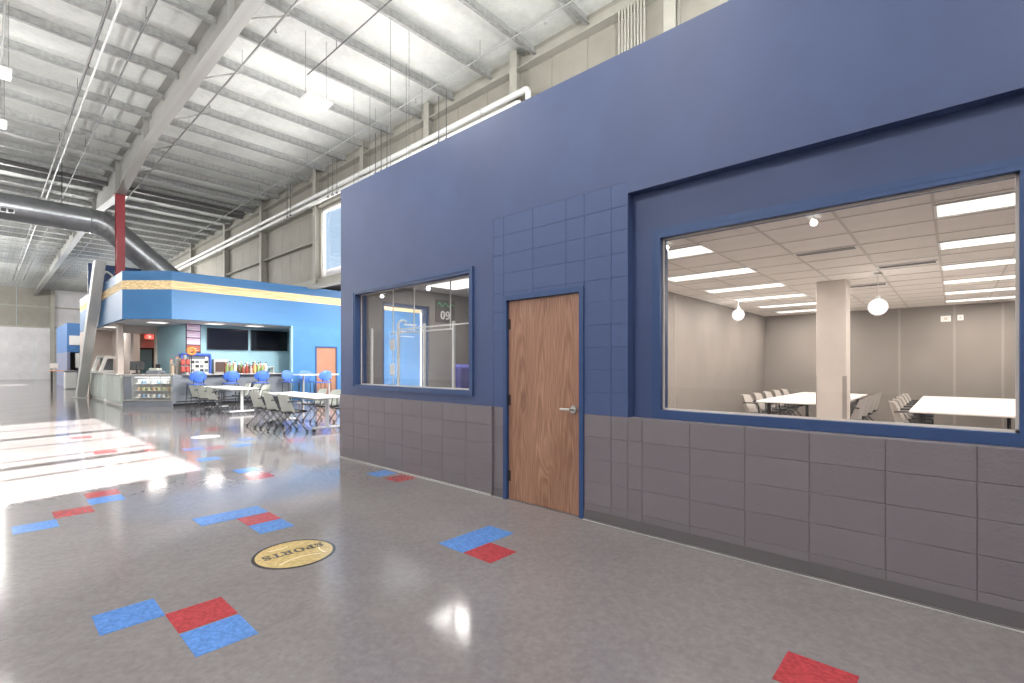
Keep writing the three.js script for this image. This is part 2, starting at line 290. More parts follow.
// ---------------------------------------------------------------- blue block wall of the meeting room and office
const FZ = -3.69, SZ = -2.065, RZ = 0.62;                        // furred panel edge, recess left and right edge
const BORD = 0.969, CH = 0.2032, REC = 0.09, RT = 2.9;
const D0 = -3.535, D1 = -2.515, DT = 2.15;                       // door opening with frame
const W1 = [-6.6, -4.04, 1.1, 2.5], W2 = [-1.84, 0.30, 1.015, 2.515];
const blockCache = {};
function blockGeo(w, h, d, c = 0.003) {
  const key = [w, h, d, c].map((q) => q.toFixed(3)).join();
  if (blockCache[key]) return blockCache[key];
  const P = [], a = w / 2 - 0.0012, b = h / 2 - 0.0012, ring = (x, ins) => [[x, -b + ins, -a + ins], [x, -b + ins, a - ins], [x, b - ins, a - ins], [x, b - ins, -a + ins]];
  const R = [ring(d, 0), ring(c, 0), ring(0, c)], quad = (p, q, r, s) => P.push(...p, ...q, ...r, ...p, ...r, ...s);
  for (let k = 0; k < 2; k++) for (let i = 0; i < 4; i++) { const j = (i + 1) % 4; quad(R[k][i], R[k][j], R[k + 1][j], R[k + 1][i]); }
  quad(R[2][0], R[2][1], R[2][2], R[2][3]);
  let g = new THREE.BufferGeometry(); g.setAttribute('position', new THREE.Float32BufferAttribute(P, 3)); g.computeVertexNormals(); g = metreUV(g);
  return blockCache[key] = g;
}
function layBlocks(parent, x, zs, ys, mats, holes = [], depth = 0.02, cham = 0.003) {
  for (let i = 0; i + 1 < zs.length; i++) for (let j = 0; j + 1 < ys.length; j++) {
    let cells = [[zs[i], zs[i + 1], ys[j], ys[j + 1]]];
    for (const [ha, hb, hy0, hy1] of holes) cells = cells.flatMap(([a, b, c, d]) => {
      if (b <= ha || a >= hb || d <= hy0 || c >= hy1) return [[a, b, c, d]];
      const o = []; if (a < ha) o.push([a, ha, c, d]); if (b > hb) o.push([hb, b, c, d]);
      const l = Math.max(a, ha), r = Math.min(b, hb); if (c < hy0) o.push([l, r, c, hy0]); if (d > hy1) o.push([l, r, hy1, d]);
      return o;
    });
    for (const [a, b, c, d] of cells) if (b - a > 0.012 && d - c > 0.012)
      part(parent, 'block', blockGeo(b - a, d - c, depth, cham), mats[(i * 7 + j * 5 + ((i * j) % 3)) % mats.length]).position.set(x, (c + d) / 2, (a + b) / 2);
  }
}
{
  const w = struct('wall_corridor', 'painted block wall, grey below and blue above, along the corridor', 'wall');
  const yg = [0.0, 0.157, 0.157 + CH, 0.157 + 2 * CH, 0.157 + 3 * CH, BORD];
  const yb = []; for (let k = 0; k <= 10; k++) yb.push(BORD + k * CH);           // to 3.0
  const zr = [D1, -2.23, SZ]; for (let k = 5; k >= -8; k--) zr.push(0.1 - 0.4064 * k + 0);
  const zsR = [...new Set(zr)].filter((z) => z <= SZ || z > SZ + 0.05);
  layBlocks(w, WX, zsR, yg, mGreys);
  layBlocks(w, WX, [FZ, D0], yg, mGreys);
  layBlocks(w, WX, [FZ, D0 + 0.0, -3.13, -2.72, D1 + 0.001, -2.23, SZ], yb, mBlues, [[D0, D1, 0, DT]], 0.02, 0.0013);
  const zl = []; for (let k = 0; k <= 8; k++) zl.push(-7.0 + (FZ + 7.0) * k / 8);
  layBlocks(w, WX - 0.025, zl, yg, mGreys, [], 0.03, 0.0022);
  // blockwork core behind the faces, with its openings
  const core = (y0, y1, z0, z1, m = mBlues[1], x = WX + 0.006) => part(w, 'core', B(x, WX + 0.2, y0, y1, z0, z1), m);
  core(0, BORD, -7, D0, mGreys[1]); core(0, BORD, D1, 3.4, mGreys[1]);
  core(BORD, W1[2], -7, D0); core(W1[2], W1[3], -7, W1[0]); core(W1[2], W1[3], W1[1], D0); core(W1[3], 3.0, -7, D0); core(DT, 3.0, D0, D1); core(BORD, 3.0, D1, SZ);
  core(BORD, W2[2], SZ, RZ, mBlueSmooth, WX + REC); core(W2[3], RT, SZ, RZ, mBlueSmooth, WX + REC); core(W2[2], W2[3], SZ, W2[0], mBlueSmooth, WX + REC); core(W2[2], W2[3], W2[1], RZ, mBlueSmooth, WX + REC);
  core(BORD, RT, RZ, 3.4, mBlueSmooth, WX);
  part(w, 'upper_wall', B(WX, WX + 0.2, RT, 4.12, SZ, 3.4), mBlueSmooth); part(w, 'upper_wall', B(WX, WX + 0.2, 3.001, 4.12, FZ, SZ), mBlueSmooth);
  part(w, 'smooth_wall', [B(WX, WX + 0.006, BORD, W1[2], -7, FZ), B(WX, WX + 0.006, W1[3], 4.12, -7, FZ), B(WX, WX + 0.006, W1[2], W1[3], -7, W1[0]), B(WX, WX + 0.006, W1[2], W1[3], W1[1], FZ), B(WX + 0.006, WX + 0.2, 3.0, 4.12, -7, FZ)], mBlueSmooth);
  part(w, 'coping', B(WX, WX + 0.2, 4.12, 4.13, -7.02, 3.4), mBlueSmooth);
  const tr = struct('baseboard_corridor', 'dark rubber cove base along the grey block wall', 'baseboard');
  const cove = (z0, z1, x) => { part(tr, 'cove_base', [B(x - 0.006, x + 0.004, 0, 0.1, z0, z1), B(x - 0.016, x, 0, 0.012, z0, z1)], mCove); part(tr, 'caulk_line', B(x - 0.024, x - 0.014, 0, 0.006, z0, z1), mCaulk); };
  cove(D1, 3.4, WX); cove(FZ, D0, WX); part(tr, 'caulk_line', B(WX - 0.04, WX - 0.024, 0, 0.02, -7, FZ), mCaulk);
}
// end walls, partitions, roof of the blue block
{
  const e = struct('wall_office_end', 'blue end wall of the office facing the lobby, with a window opening', 'wall');
  const O = [4.38, 5.33, 0.75, 2.45];
  part(e, 'wall_slab', [B(WX + 0.2, O[0], 0, 4.12, -7, -6.85), B(O[0], O[1], 0, O[2], -7, -6.85), B(O[0], O[1], O[3], 4.12, -7, -6.85), B(O[1], AX, 0, 4.12, -7, -6.85)], mTaupe);
  part(e, 'outer_skin', [B(WX + 0.006, O[0], 0, 4.12, -7.02, -7), B(O[0], O[1], 0, O[2], -7.02, -7), B(O[0], O[1], O[3], 4.12, -7.02, -7), B(O[1], AX, 0, 4.12, -7.02, -7)], mBlueSmooth);
  part(e, 'window_frame', [B(O[0], O[1], O[2], O[2] + 0.05, -7.0, -6.88), B(O[0], O[1], O[3] - 0.05, O[3], -7.0, -6.88), B(O[0], O[0] + 0.05, O[2], O[3], -7.0, -6.88), B(O[1] - 0.05, O[1], O[2], O[3], -7.0, -6.88)], mTrimBlue);
  part(e, 'window_mark', [new THREE.TorusGeometry(0.1, 0.018, 8, 24, 4.2).rotateZ(0.9).translate(4.83, 2.08, -6.925), B(4.85, 5.1, 2.1, 2.13, -6.93, -6.92), B(4.85, 5.02, 2.03, 2.05, -6.93, -6.92), B(4.72, 5.05, 1.9, 1.915, -6.93, -6.92)], mWhite, 'white crescent mark on the glass');
  part(e, 'pane', B(O[0] + 0.05, O[1] - 0.05, O[2] + 0.05, O[3] - 0.05, -6.945, -6.935), mGlass);
  const p = struct('wall_partition', 'taupe partition between office and meeting room', 'wall'); part(p, 'wall_slab', B(WX + 0.2, AX, 0, 2.95, -3.93, -3.8), mTaupe);
  for (const x of [6.1, 8.6]) part(p, 'reflection_strip', B(x, x + 0.03, 0.1, 2.7, -3.8, -3.795), mReflection);  // pale strips imitate reflections in the window glass, set on the wall
  const f = struct('wall_meeting_far', 'taupe far wall of the meeting room with pale strips painted as window glass reflections', 'wall'); part(f, 'wall_slab', B(14.45, AX, 0, 2.95, -3.8, 3.4), mTaupe);
  for (const z of [-2.35, -0.95, 0.0, 0.75]) part(f, 'reflection_strip', B(14.445, 14.45, 0.1, 2.74, z, z + 0.045), mReflection);  // glass reflections again, built as pale strips on the far wall
  const n = struct('wall_meeting_near', 'taupe end wall of the meeting room', 'wall'); part(n, 'wall_slab', B(WX + 0.2, AX, 0, 4.12, 3.4, 3.55), mTaupe);
  const o = struct('wall_office_back', 'taupe back wall of the office', 'wall'); part(o, 'wall_slab', B(8.2, 8.35, 0, 2.95, -6.85, -3.93), mTaupe);
  const c = struct('floor_meeting', 'grey carpet floor of the rooms behind the blue wall', 'floor'); part(c, 'carpet', B(WX + 0.2, AX - 0.15, 0, 0.008, -6.85, 3.4), mCarpet);
}

// ---------------------------------------------------------------- door and windows of the blue wall
{
  const d = struct('door_1', 'oak veneer door in a dark blue metal frame', 'door');
  part(d, 'door_frame', [B(WX - 0.012, WX + 0.13, 0, DT, D0, D0 + 0.05), B(WX - 0.012, WX + 0.13, 0, DT, D1 - 0.05, D1), B(WX - 0.012, WX + 0.13, DT - 0.05, DT, D0 + 0.05, D1 - 0.05), B(WX + 0.07, WX + 0.13, 0, DT - 0.05, D0 + 0.05, D0 + 0.066), B(WX + 0.07, WX + 0.13, 0, DT - 0.05, D1 - 0.066, D1 - 0.05)], mTrimBlue, 'dark blue metal door frame');
  const leaf = new RoundedBoxGeometry(0.045, 2.085, 0.91, 1, 0.003); const g = metreUV(leaf), uv = g.attributes.uv; for (let i = 0; i < uv.count; i++) uv.setXY(i, uv.getX(i) / 0.92 + 0.5, uv.getY(i) / 2.1 + 0.5);
  g.translate(WX + 0.0425, 1.0505, (D0 + D1) / 2);
  const lf = part(d, 'door_leaf', g, mDoor, 'oak veneer door leaf');
  const hz = D1 - 0.125, hy = 1.0, hx = WX + 0.02, rose = new THREE.CylinderGeometry(0.036, 0.04, 0.018, 28); rose.rotateZ(Math.PI / 2); rose.translate(hx - 0.009, hy, hz);
  const neck = new THREE.CylinderGeometry(0.013, 0.013, 0.05, 16); neck.rotateZ(Math.PI / 2); neck.translate(hx - 0.04, hy, hz);
  part(lf, 'handle', [rose, neck, RB(hx - 0.066, hx - 0.05, hy - 0.011, hy + 0.011, hz - 0.125, hz + 0.012, 0.006)], mSteel, 'brushed steel lever handle');
  const key = new THREE.CylinderGeometry(0.009, 0.009, 0.004, 12); key.rotateZ(Math.PI / 2); key.translate(hx - 0.0675, hy, hz); part(lf, 'keyhole', key, mDark);
  for (const y of [0.25, 1.05, 1.85]) part(d, 'hinge', [cyl(0.009, y - 0.055, y + 0.055, WX + 0.014, D0 + 0.052, 10), B(WX + 0.0185, WX + 0.021, y - 0.055, y + 0.055, D0 + 0.052, D0 + 0.085)], mBlackMetal);
  part(d, 'threshold', B(WX + 0.01, WX + 0.14, 0, 0.006, D0 + 0.05, D1 - 0.05), mCove);
  const win = (n, [z0, z1, y0, y1], x, label, back, fw, pr) => {
    const s = struct('window_' + n, label, 'window');
    part(s, 'frame', [B(x - pr, x + 0.02, y0 - fw, y0, z0 - fw, z1 + fw), B(x - pr, x + 0.02, y1, y1 + fw, z0 - fw, z1 + fw), B(x - pr, x + 0.02, y0, y1, z0 - fw, z0), B(x - pr, x + 0.02, y0, y1, z1, z1 + fw)], mTrimBlue, 'dark blue metal casing');
    part(s, 'jamb', [B(x - 0.012, x + 0.14, y0 - 0.001, y0 + 0.03, z0, z1), B(x - 0.011, x + 0.14, y1 - 0.03, y1 + 0.001, z0, z1), B(x - 0.011, x + 0.14, y0 + 0.03, y1 - 0.03, z0, z0 + 0.03), B(x - 0.011, x + 0.14, y0 + 0.03, y1 - 0.03, z1 - 0.03, z1)], mTrimBlue);
    part(s, 'pane', B(x + back, x + back + 0.008, y0 + 0.03, y1 - 0.03, z0 + 0.03, z1 - 0.03), mGlass);
    const b = 0.014, X0 = x + back - 0.012, X1 = x + back - 0.002;
    part(s, 'glazing_bead', [B(X0, X1, y0 + 0.03, y0 + 0.03 + b, z0 + 0.03, z1 - 0.03), B(X0, X1, y1 - 0.03 - b, y1 - 0.03, z0 + 0.03, z1 - 0.03), B(X0, X1, y0 + 0.03, y1 - 0.03, z0 + 0.03, z0 + 0.03 + b), B(X0, X1, y0 + 0.03, y1 - 0.03, z1 - 0.03 - b, z1 - 0.03)], mColumn);
  };
  win(1, W1, WX, 'office window in a blue casing with a grey block wall below', 0.1, 0.035, 0.02);
  win(2, W2, WX + REC, 'large meeting room window in a recessed blue panel', 0.05, 0.044, 0.012);
}

// ---------------------------------------------------------------- meeting room
{
  const CY = 2.75, c = struct('ceiling_meeting', 'white acoustic tile ceiling of the meeting room', 'ceiling');
  part(c, 'ceiling_deck', B(WX + 0.2, AX, 2.95, 3.1, -6.85, 3.4), mWhiteWall);
  const TS = 0.65, z0 = -0.12 - 6 * TS + 0.22, g = RB(-TS / 2 + 0.008, TS / 2 - 0.008, CY + 0.002, CY + 0.02, -TS / 2 + 0.008, TS / 2 - 0.008, 0.004, 1);
  const zs = []; for (let k = -6; k <= 5; k++) zs.push(-0.12 + k * TS);
  for (let i = 0; i < 17; i++) for (let k = 0; k + 1 < zs.length; k++) {
    if (zs[k] < -3.81) continue;
    const x = WX + 0.2 + TS / 2 + i * TS; if (x + TS / 2 > 14.5) continue;
    part(c, 'ceiling_tile', g, mTile).position.set(x, 0, zs[k] + TS / 2);
  }
  for (let i = 0; i <= 16; i++) part(c, 'grid_bar', B(WX + 0.2 + i * TS - 0.012, WX + 0.2 + i * TS + 0.012, CY - 0.002, CY + 0.025, -3.8, 3.4), mGrid);
  for (const z of zs) if (z > -3.8) part(c, 'grid_bar', B(WX + 0.2, 14.45, CY - 0.0025, CY + 0.025, z - 0.012, z + 0.012), mGrid);
  part(c, 'edge_strip', B(WX + 0.2, 14.45, CY, CY + 0.02, -3.8, zs.find((z) => z > -3.8) - 0.02), mTile);
  part(c, 'edge_strip', B(14.3, 14.45, CY - 0.001, CY + 0.02, -3.8, 3.4), mTile);
  const rowsX = [5.55, 7.2, 8.84, 10.4, 12.0, 13.5];
  const proto = (x, z, w, label) => {
    const t = thing('ceiling_light', label, 'ceiling light', [x, CY, z], 0, 'light panels of the meeting room');
    part(t, 'housing', [B(-0.23, -0.21, -0.012, 0.02, -w / 2, w / 2), B(0.21, 0.23, -0.012, 0.02, -w / 2, w / 2), B(-0.21, 0.21, -0.012, 0.02, -w / 2, -w / 2 + 0.02), B(-0.21, 0.21, -0.012, 0.02, w / 2 - 0.02, w / 2)], mWhite);
    part(t, 'diffuser', B(-0.21, 0.21, -0.006, 0.004, -w / 2 + 0.02, w / 2 - 0.02), mPanelGlow);
    const l = new THREE.RectAreaLight(lin(1, 0.9, 0.82), 27, 0.42, w - 0.04); l.position.set(0, -0.02, 0); l.rotation.x = -Math.PI / 2; t.add(l);
    return t;
  };
  rowsX.forEach((x) => proto(x, -2.66, 1.24, 'long light panel in the tile ceiling beside the partition wall'));
  rowsX.forEach((x) => proto(x, 0.5, 1.24, 'long light panel in the tile ceiling on the side away from the partition'));
  const vent = (x, z, label) => { const t = thing('ceiling_vent', label, 'vent', [x, CY, z], 0, 'slot vents in the meeting room ceiling'); part(t, 'vent_frame', B(-0.09, 0.09, -0.012, -0.003, -0.31, 0.31), mWhite); for (const s of [-0.05, 0, 0.05]) part(t, 'slot', B(s - 0.012, s + 0.012, -0.015, -0.011, -0.29, 0.29), mDark); };
  for (const [x, z] of [[6.6, -1.1], [8.2, -0.45], [9.9, -1.1]]) vent(x, z, 'slot air vent in the tile ceiling between the light rows');
  const sp = thing('fire_sprinkler', 'small fire sprinkler under the meeting room ceiling', 'sprinkler', [6.0, CY, 0.45]); part(sp, 'cover', cyl(0.05, -0.012, -0.002), mSteel); part(sp, 'deflector', [cyl(0.012, -0.05, -0.012), cyl(0.03, -0.056, -0.05)], mSteel);
  const k = thing('room_column', 'square beige column standing in the meeting room', 'column', [9.2, 0, -1.42]);
  part(k, 'shaft', RB(-0.2, 0.2, 0, CY - 0.004, -0.2, 0.2, 0.012), mColumn);
  for (const s of [-1, 1]) part(k, 'corner_guard', B(-0.205, -0.16, 0.1, 1.25, s * 0.2 - 0.005, s * 0.2 + 0.005), M(lin(0.3, 0.27, 0.25), 0.5));
  part(k, 'corner_guard', B(-0.206, -0.2, 0.1, 1.25, 0.15, 0.205), M(lin(0.3, 0.27, 0.25), 0.5)); 
  const globe = (x, y, z, label) => { const t = thing('globe_lamp', label, 'pendant lamp', [x, y, z]); part(t, 'globe', new THREE.SphereGeometry(0.12, 28, 18), mGlobe); part(t, 'collar', cyl(0.03, 0.1, 0.16), mWhite); part(t, 'stem', cyl(0.0035, 0.16, CY - 0.005 - y), mWhite); part(t, 'canopy', cyl(0.05, CY - 0.025 - y, CY - 0.004 - y), mSteel); part(t, 'finial', cyl(0.035, -0.128, -0.112), mSteel); const l = new THREE.PointLight(lin(1, 0.95, 0.9), 0.5); l.shadow.radius = 4; l.castShadow = true; t.add(l); };
  globe(10.5, 2.455, -3.27, 'glowing white globe lamp hanging beside the partition wall'); globe(8.7, 2.257, -0.80, 'glowing white globe lamp hanging right past the column');
  const plate = (n, l, x, y, z, w, h, face) => { const t = thing(n, l, 'wall plate', [x, y, z]); part(t, 'plate', face === 'x' ? RB(-0.012, -0.001, -h / 2, h / 2, -w / 2, w / 2, 0.003) : RB(-w / 2, w / 2, -h / 2, h / 2, 0.001, 0.012, 0.003), mWhite); part(t, 'socket', face === 'x' ? B(-0.0135, -0.0118, -h / 5, h / 5, -w / 6, w / 6) : B(-w / 6, w / 6, -h / 5, h / 5, 0.0118, 0.0135), mColumn); };
  plate('wall_speaker', 'white square wall fitting high on the far wall', 14.45, 2.45, -0.12, 0.17, 0.13, 'x'); plate('wall_sensor', 'small white sensor high on the far wall', 14.45, 2.46, 0.12, 0.1, 0.12, 'x');
  plate('wall_outlet', 'white wall outlet low on the far wall', 14.45, 0.62, -0.12, 0.12, 0.14, 'x');
  plate('light_switch', 'white light switch on the partition wall', 5.95, 1.15, -3.8, 0.05, 0.12, 'z'); plate('wall_outlet', 'white outlet low on the partition wall', 8.0, 0.62, -3.8, 0.07, 0.11, 'z'); plate('wall_sensor', 'small white sensor high on the partition wall', 8.2, 2.4, -3.8, 0.1, 0.13, 'z');
}

// ---------------------------------------------------------------- furniture kinds
function shellChair(name, label, mat) {                          // faces +x
  const t = thing(name, label, 'chair');
  const bend = (w, d, n, f) => { const g = new THREE.PlaneGeometry(w, d, 8, n); const p = g.attributes.position; for (let i = 0; i < p.count; i++) { const q = f(p.getX(i) / w, p.getY(i) / d); p.setXYZ(i, ...q); } g.computeVertexNormals(); return g; };
  const thick = (f, w, d, th, n) => [bend(w, d, n, (a, b) => f(a, b, 0)), bend(w, d, n, (a, b) => f(-a, b, th))];
  part(t, 'backrest', thick((a, b, o) => { const s = 1 - 0.25 * Math.pow(Math.max(0, b), 2) * 2; return [-0.19 - 0.1 * (b + 0.5) + 0.42 * a * a * (1 - b * 0.5) + o, 0.62 + 0.4 * b * (1 - 0.35 * a * a), a * 0.5 * s]; }, 1, 1, 0.012, 8), mat);
  part(t, 'seat', RB(-0.2, 0.23, 0.42, 0.46, -0.22, 0.22, 0.018), mDark);
  for (const s of [-1, 1]) {
    part(t, 'leg', rod([0.2, 0.03, s * 0.24], [-0.1, 0.44, s * 0.21], 0.012), mBlackMetal); part(t, 'leg', rod([-0.27, 0.03, s * 0.24], [0.12, 0.44, s * 0.21], 0.012), mBlackMetal);
    part(t, 'arm', tube([[-0.2, 0.66, s * 0.23], [-0.05, 0.67, s * 0.26], [0.08, 0.65, s * 0.26], [0.1, 0.45, s * 0.225]], 0.012, 14, 6), mBlackMetal);
    for (const x of [0.2, -0.27]) { const c = new THREE.CylinderGeometry(0.026, 0.026, 0.022, 14); c.rotateX(Math.PI / 2); c.translate(x, 0.027, s * 0.24); part(t, 'castor', c, mDark); }
  }
  return t;
}
function nestTable(name, label, len, wid = 0.75) {                // long side along z
  const t = thing(name, label, 'table');
  part(t, 'tabletop', RB(-wid / 2, wid / 2, 0.715, 0.745, -len / 2, len / 2, 0.012), mTable);
  for (const s of [-1, 1]) {
    const z = s * (len / 2 - 0.25);
    part(t, 'leg', RB(-0.035, 0.035, 0.1, 0.715, z - 0.025, z + 0.025, 0.01), mWhite); part(t, 'foot', RB(-wid / 2 + 0.05, wid / 2 - 0.05, 0.07, 0.11, z - 0.025, z + 0.025, 0.012), mWhite);
    for (const x of [-wid / 2 + 0.08, wid / 2 - 0.08]) { const c = new THREE.CylinderGeometry(0.034, 0.034, 0.03, 16); c.rotateX(Math.PI / 2); c.translate(x, 0.036, z); part(t, 'castor', c, mDark); }
  }
  part(t, 'stretcher', RB(-0.02, 0.02, 0.64, 0.7, -len / 2 + 0.27, len / 2 - 0.27, 0.008), mWhite);
  return t;
}
function barStool(label) {                                        // faces -z, seat 0.76
  const t = thing('bar_stool', label, 'bar stool', [0, 0, 0], 0, 'blue stools at the cafe bar');
  const g = new THREE.SphereGeometry(1, 24, 14); g.scale(0.27, 0.2, 0.05); const p = g.attributes.position; for (let i = 0; i < p.count; i++) p.setZ(i, p.getZ(i) - 1.3 * p.getX(i) ** 2 + 0.1 * p.getY(i)); g.computeVertexNormals(); g.translate(0, 1.02, 0.24);
  part(t, 'backrest', g, mBlueSeat); part(t, 'seat', RB(-0.22, 0.22, 0.75, 0.79, -0.2, 0.22, 0.02), mBlueSeat);
  for (const x of [-1, 1]) { for (const z of [-1, 1]) part(t, 'leg', rod([x * 0.23, 0, z * 0.22], [x * 0.2, 0.75, z * 0.19], 0.013), mBlackMetal); part(t, 'back_post', rod([x * 0.16, 0.75, 0.2], [x * 0.14, 0.95, 0.24], 0.012), mBlackMetal); part(t, 'footrest', rod([x * 0.22, 0.3, -0.21], [x * 0.22, 0.3, 0.21], 0.01), mBlackMetal); }
  for (const z of [-1, 1]) part(t, 'footrest', rod([-0.22, 0.3, z * 0.21], [0.22, 0.3, z * 0.21], 0.01), mBlackMetal);
  return t;
}
// meeting tables and chairs
{
  const big = (label, x0, x1, z0, z1) => { const m = thing('meeting_table', label, 'table', [(x0 + x1) / 2, 0.008, (z0 + z1) / 2]); const a = (x1 - x0) / 2, b = (z1 - z0) / 2; part(m, 'tabletop', RB(-a, a, 0.71, 0.745, -b, b, 0.012), mTable); for (const sx of [-1, 1]) for (const sz of [-1, 1]) part(m, 'leg', RB(sx * (a - 0.3) - 0.03, sx * (a - 0.3) + 0.03, 0, 0.71, sz * (b - 0.15) - 0.03, sz * (b - 0.15) + 0.03, 0.008), mBlackMetal); part(m, 'apron', B(-a + 0.3, a - 0.3, 0.64, 0.705, -b + 0.14, -b + 0.16), mBlackMetal); return m; };
  big('white meeting table beyond the column near the partition wall', 9.85, 13.7, -2.75, -1.45);
  big('white meeting table away from the partition wall', 9.2, 13.7, -0.48, 0.95);
  const ch = shellChair('meeting_chair', 'pale shell chair along the partition side of the meeting table', mShellPale);
  const put = (x, z, turn, label, first) => { const c = first ? ch : dup(ch, [0, 0, 0]); c.position.set(x, 0.008, z); c.rotation.y = turn; c.userData.label = label; c.userData.group = 'chairs at the meeting tables'; };
  for (let k = 0; k < 5; k++) put(10.4 + k * 0.75, -2.88, -Math.PI / 2, 'pale shell chair on the partition side of the meeting table', k === 0);
  for (let k = 0; k < 4; k++) put(10.48 + k * 0.8, -1.4, Math.PI / 2, 'pale shell chair between the two meeting tables, facing the partition');
  for (let k = 0; k < 5; k++) put(10.1 + k * 0.72, -0.5, -Math.PI / 2, 'pale shell chair between the two meeting tables, back to the partition');
}

// ---------------------------------------------------------------- office behind the first window
{
  const c = struct('ceiling_office', 'white ceiling of the small office', 'ceiling'); part(c, 'ceiling_board', B(WX + 0.2, 8.2, 2.72, 2.8, -6.85, -3.93), mTile);
  const light = (x, z, label) => { const t = thing('office_light', label, 'ceiling light', [x, 2.72, z]); part(t, 'frame', B(-0.32, 0.32, -0.012, -0.001, -0.62, 0.62), mWhite); part(t, 'diffuser', B(-0.29, 0.29, -0.018, -0.011, -0.59, 0.59), mPanelGlow); const l = new THREE.RectAreaLight(lin(1, 0.97, 0.93), 14, 0.58, 1.18); l.position.y = -0.03; l.rotation.x = -Math.PI / 2; t.add(l); };
  light(5.15, -5.7, 'bright square light panel on the office ceiling'); 
  const gp = thing('glass_partition', 'glass sneeze guard on slim white posts inside the office window', 'glass screen', [4.02, 0, -5.3]);
  for (const z of [-1.28, -0.58, 0.03, 0.63]) part(gp, 'post', RB(-0.016, 0.016, 1.0, 1.98, z - 0.016, z + 0.016, 0.004), mWhite);
  for (const [a, b] of [[-1.28, -0.58], [-0.58, 0.03], [0.03, 0.63]]) part(gp, 'pane', B(-0.004, 0.004, 1.06, 1.92, a + 0.018, b - 0.018), mGlass);
  part(gp, 'top_rail', B(-0.012, 0.012, 1.925, 1.94, -0.58, 1.2), mWhite);
  for (const z of [-0.86, -0.34, 0.45]) part(gp, 'hanging_rod', rod([0.1, 1.9, z], [0.1, 2.715, z], 0.009), mWhite);
  part(gp, 'note_rod', rod([0.1, 1.0, -0.86], [0.1, 1.9, -0.86], 0.007), mWhite); part(gp, 'hanging_arm', B(0.09, 0.11, 1.88, 1.9, -0.9, 0.5), mWhite);
  for (const [z, y] of [[-0.86, 1.72], [-0.86, 1.35]]) part(gp, 'paper_note', B(0.085, 0.089, y - 0.08, y + 0.08, z - 0.06, z + 0.06), mWhite);
  const ct = thing('office_counter', 'white office counter under the window', 'counter', [4.3, 0.008, -5.3]); part(ct, 'counter_top', RB(-0.3, 0.3, 0.96, 1.0, -1.4, 1.35, 0.01), mCounter); part(ct, 'counter_body', B(-0.22, 0.24, 0, 0.96, -1.35, 1.3), mTaupe);
  for (let k = 0; k < 8; k++) { const s = thing('desk_candle', 'small white round light on the office counter', 'light', [4.42, 1.009, -6.35 + k * 0.31], 0, 'small white lights along the office counter'); part(s, 'cup', cyl(0.03, 0, 0.04), mWhite); part(s, 'bulb', new THREE.SphereGeometry(0.022, 12, 8).translate(0, 0.05, 0), glow(lin(1, 1, 1), 1.0)); }
  const chr = (x, z, turn, label) => { const t = thing('lounge_chair', label, 'chair', [x, 0.008, z], turn); part(t, 'seat', RB(-0.35, 0.35, 0.6, 0.82, -0.4, 0.4, 0.07, 4), mBlueFabric); part(t, 'backrest', RB(-0.42, -0.22, 0.7, 1.42, -0.42, 0.42, 0.08, 4), mBlueFabric); for (const s of [-1, 1]) for (const q of [-1, 1]) part(t, 'leg', rod([s * 0.28, 0, q * 0.3], [s * 0.25, 0.61, q * 0.28], 0.018), mBlackMetal); };
  chr(5.3, -6.1, Math.PI * 0.55, 'violet-blue padded high chair in the office');
  const sg = thing('number_sign', 'dark sign with white number and green lines on the office end wall', 'sign', [5.68, 2.4, -6.848]);
  part(sg, 'board', B(-0.22, 0.22, -0.2, 0.2, 0.0, 0.02), M(lin(0.1, 0.085, 0.08), 0.5));
  const font = await new FontLoader().loadAsync('fonts/droid/droid_sans_bold.typeface.json');
  const t = new TextGeometry('09', { font, size: 0.15, depth: 0.004, curveSegments: 4 }); t.translate(-0.12, -0.15, 0.02); part(sg, 'numerals', t, mWhite, 'white numerals 09');
  part(sg, 'green_line', tube([[-0.18, 0.1, 0.024], [-0.14, 0.15, 0.024], [-0.08, 0.08, 0.024], [0, 0.15, 0.024], [0.06, 0.08, 0.024], [0.14, 0.14, 0.024], [0.2, 0.1, 0.024]], 0.008, 40, 6), M(lin(0.08, 0.5, 0.2), 0.4), 'wavy green line');
}

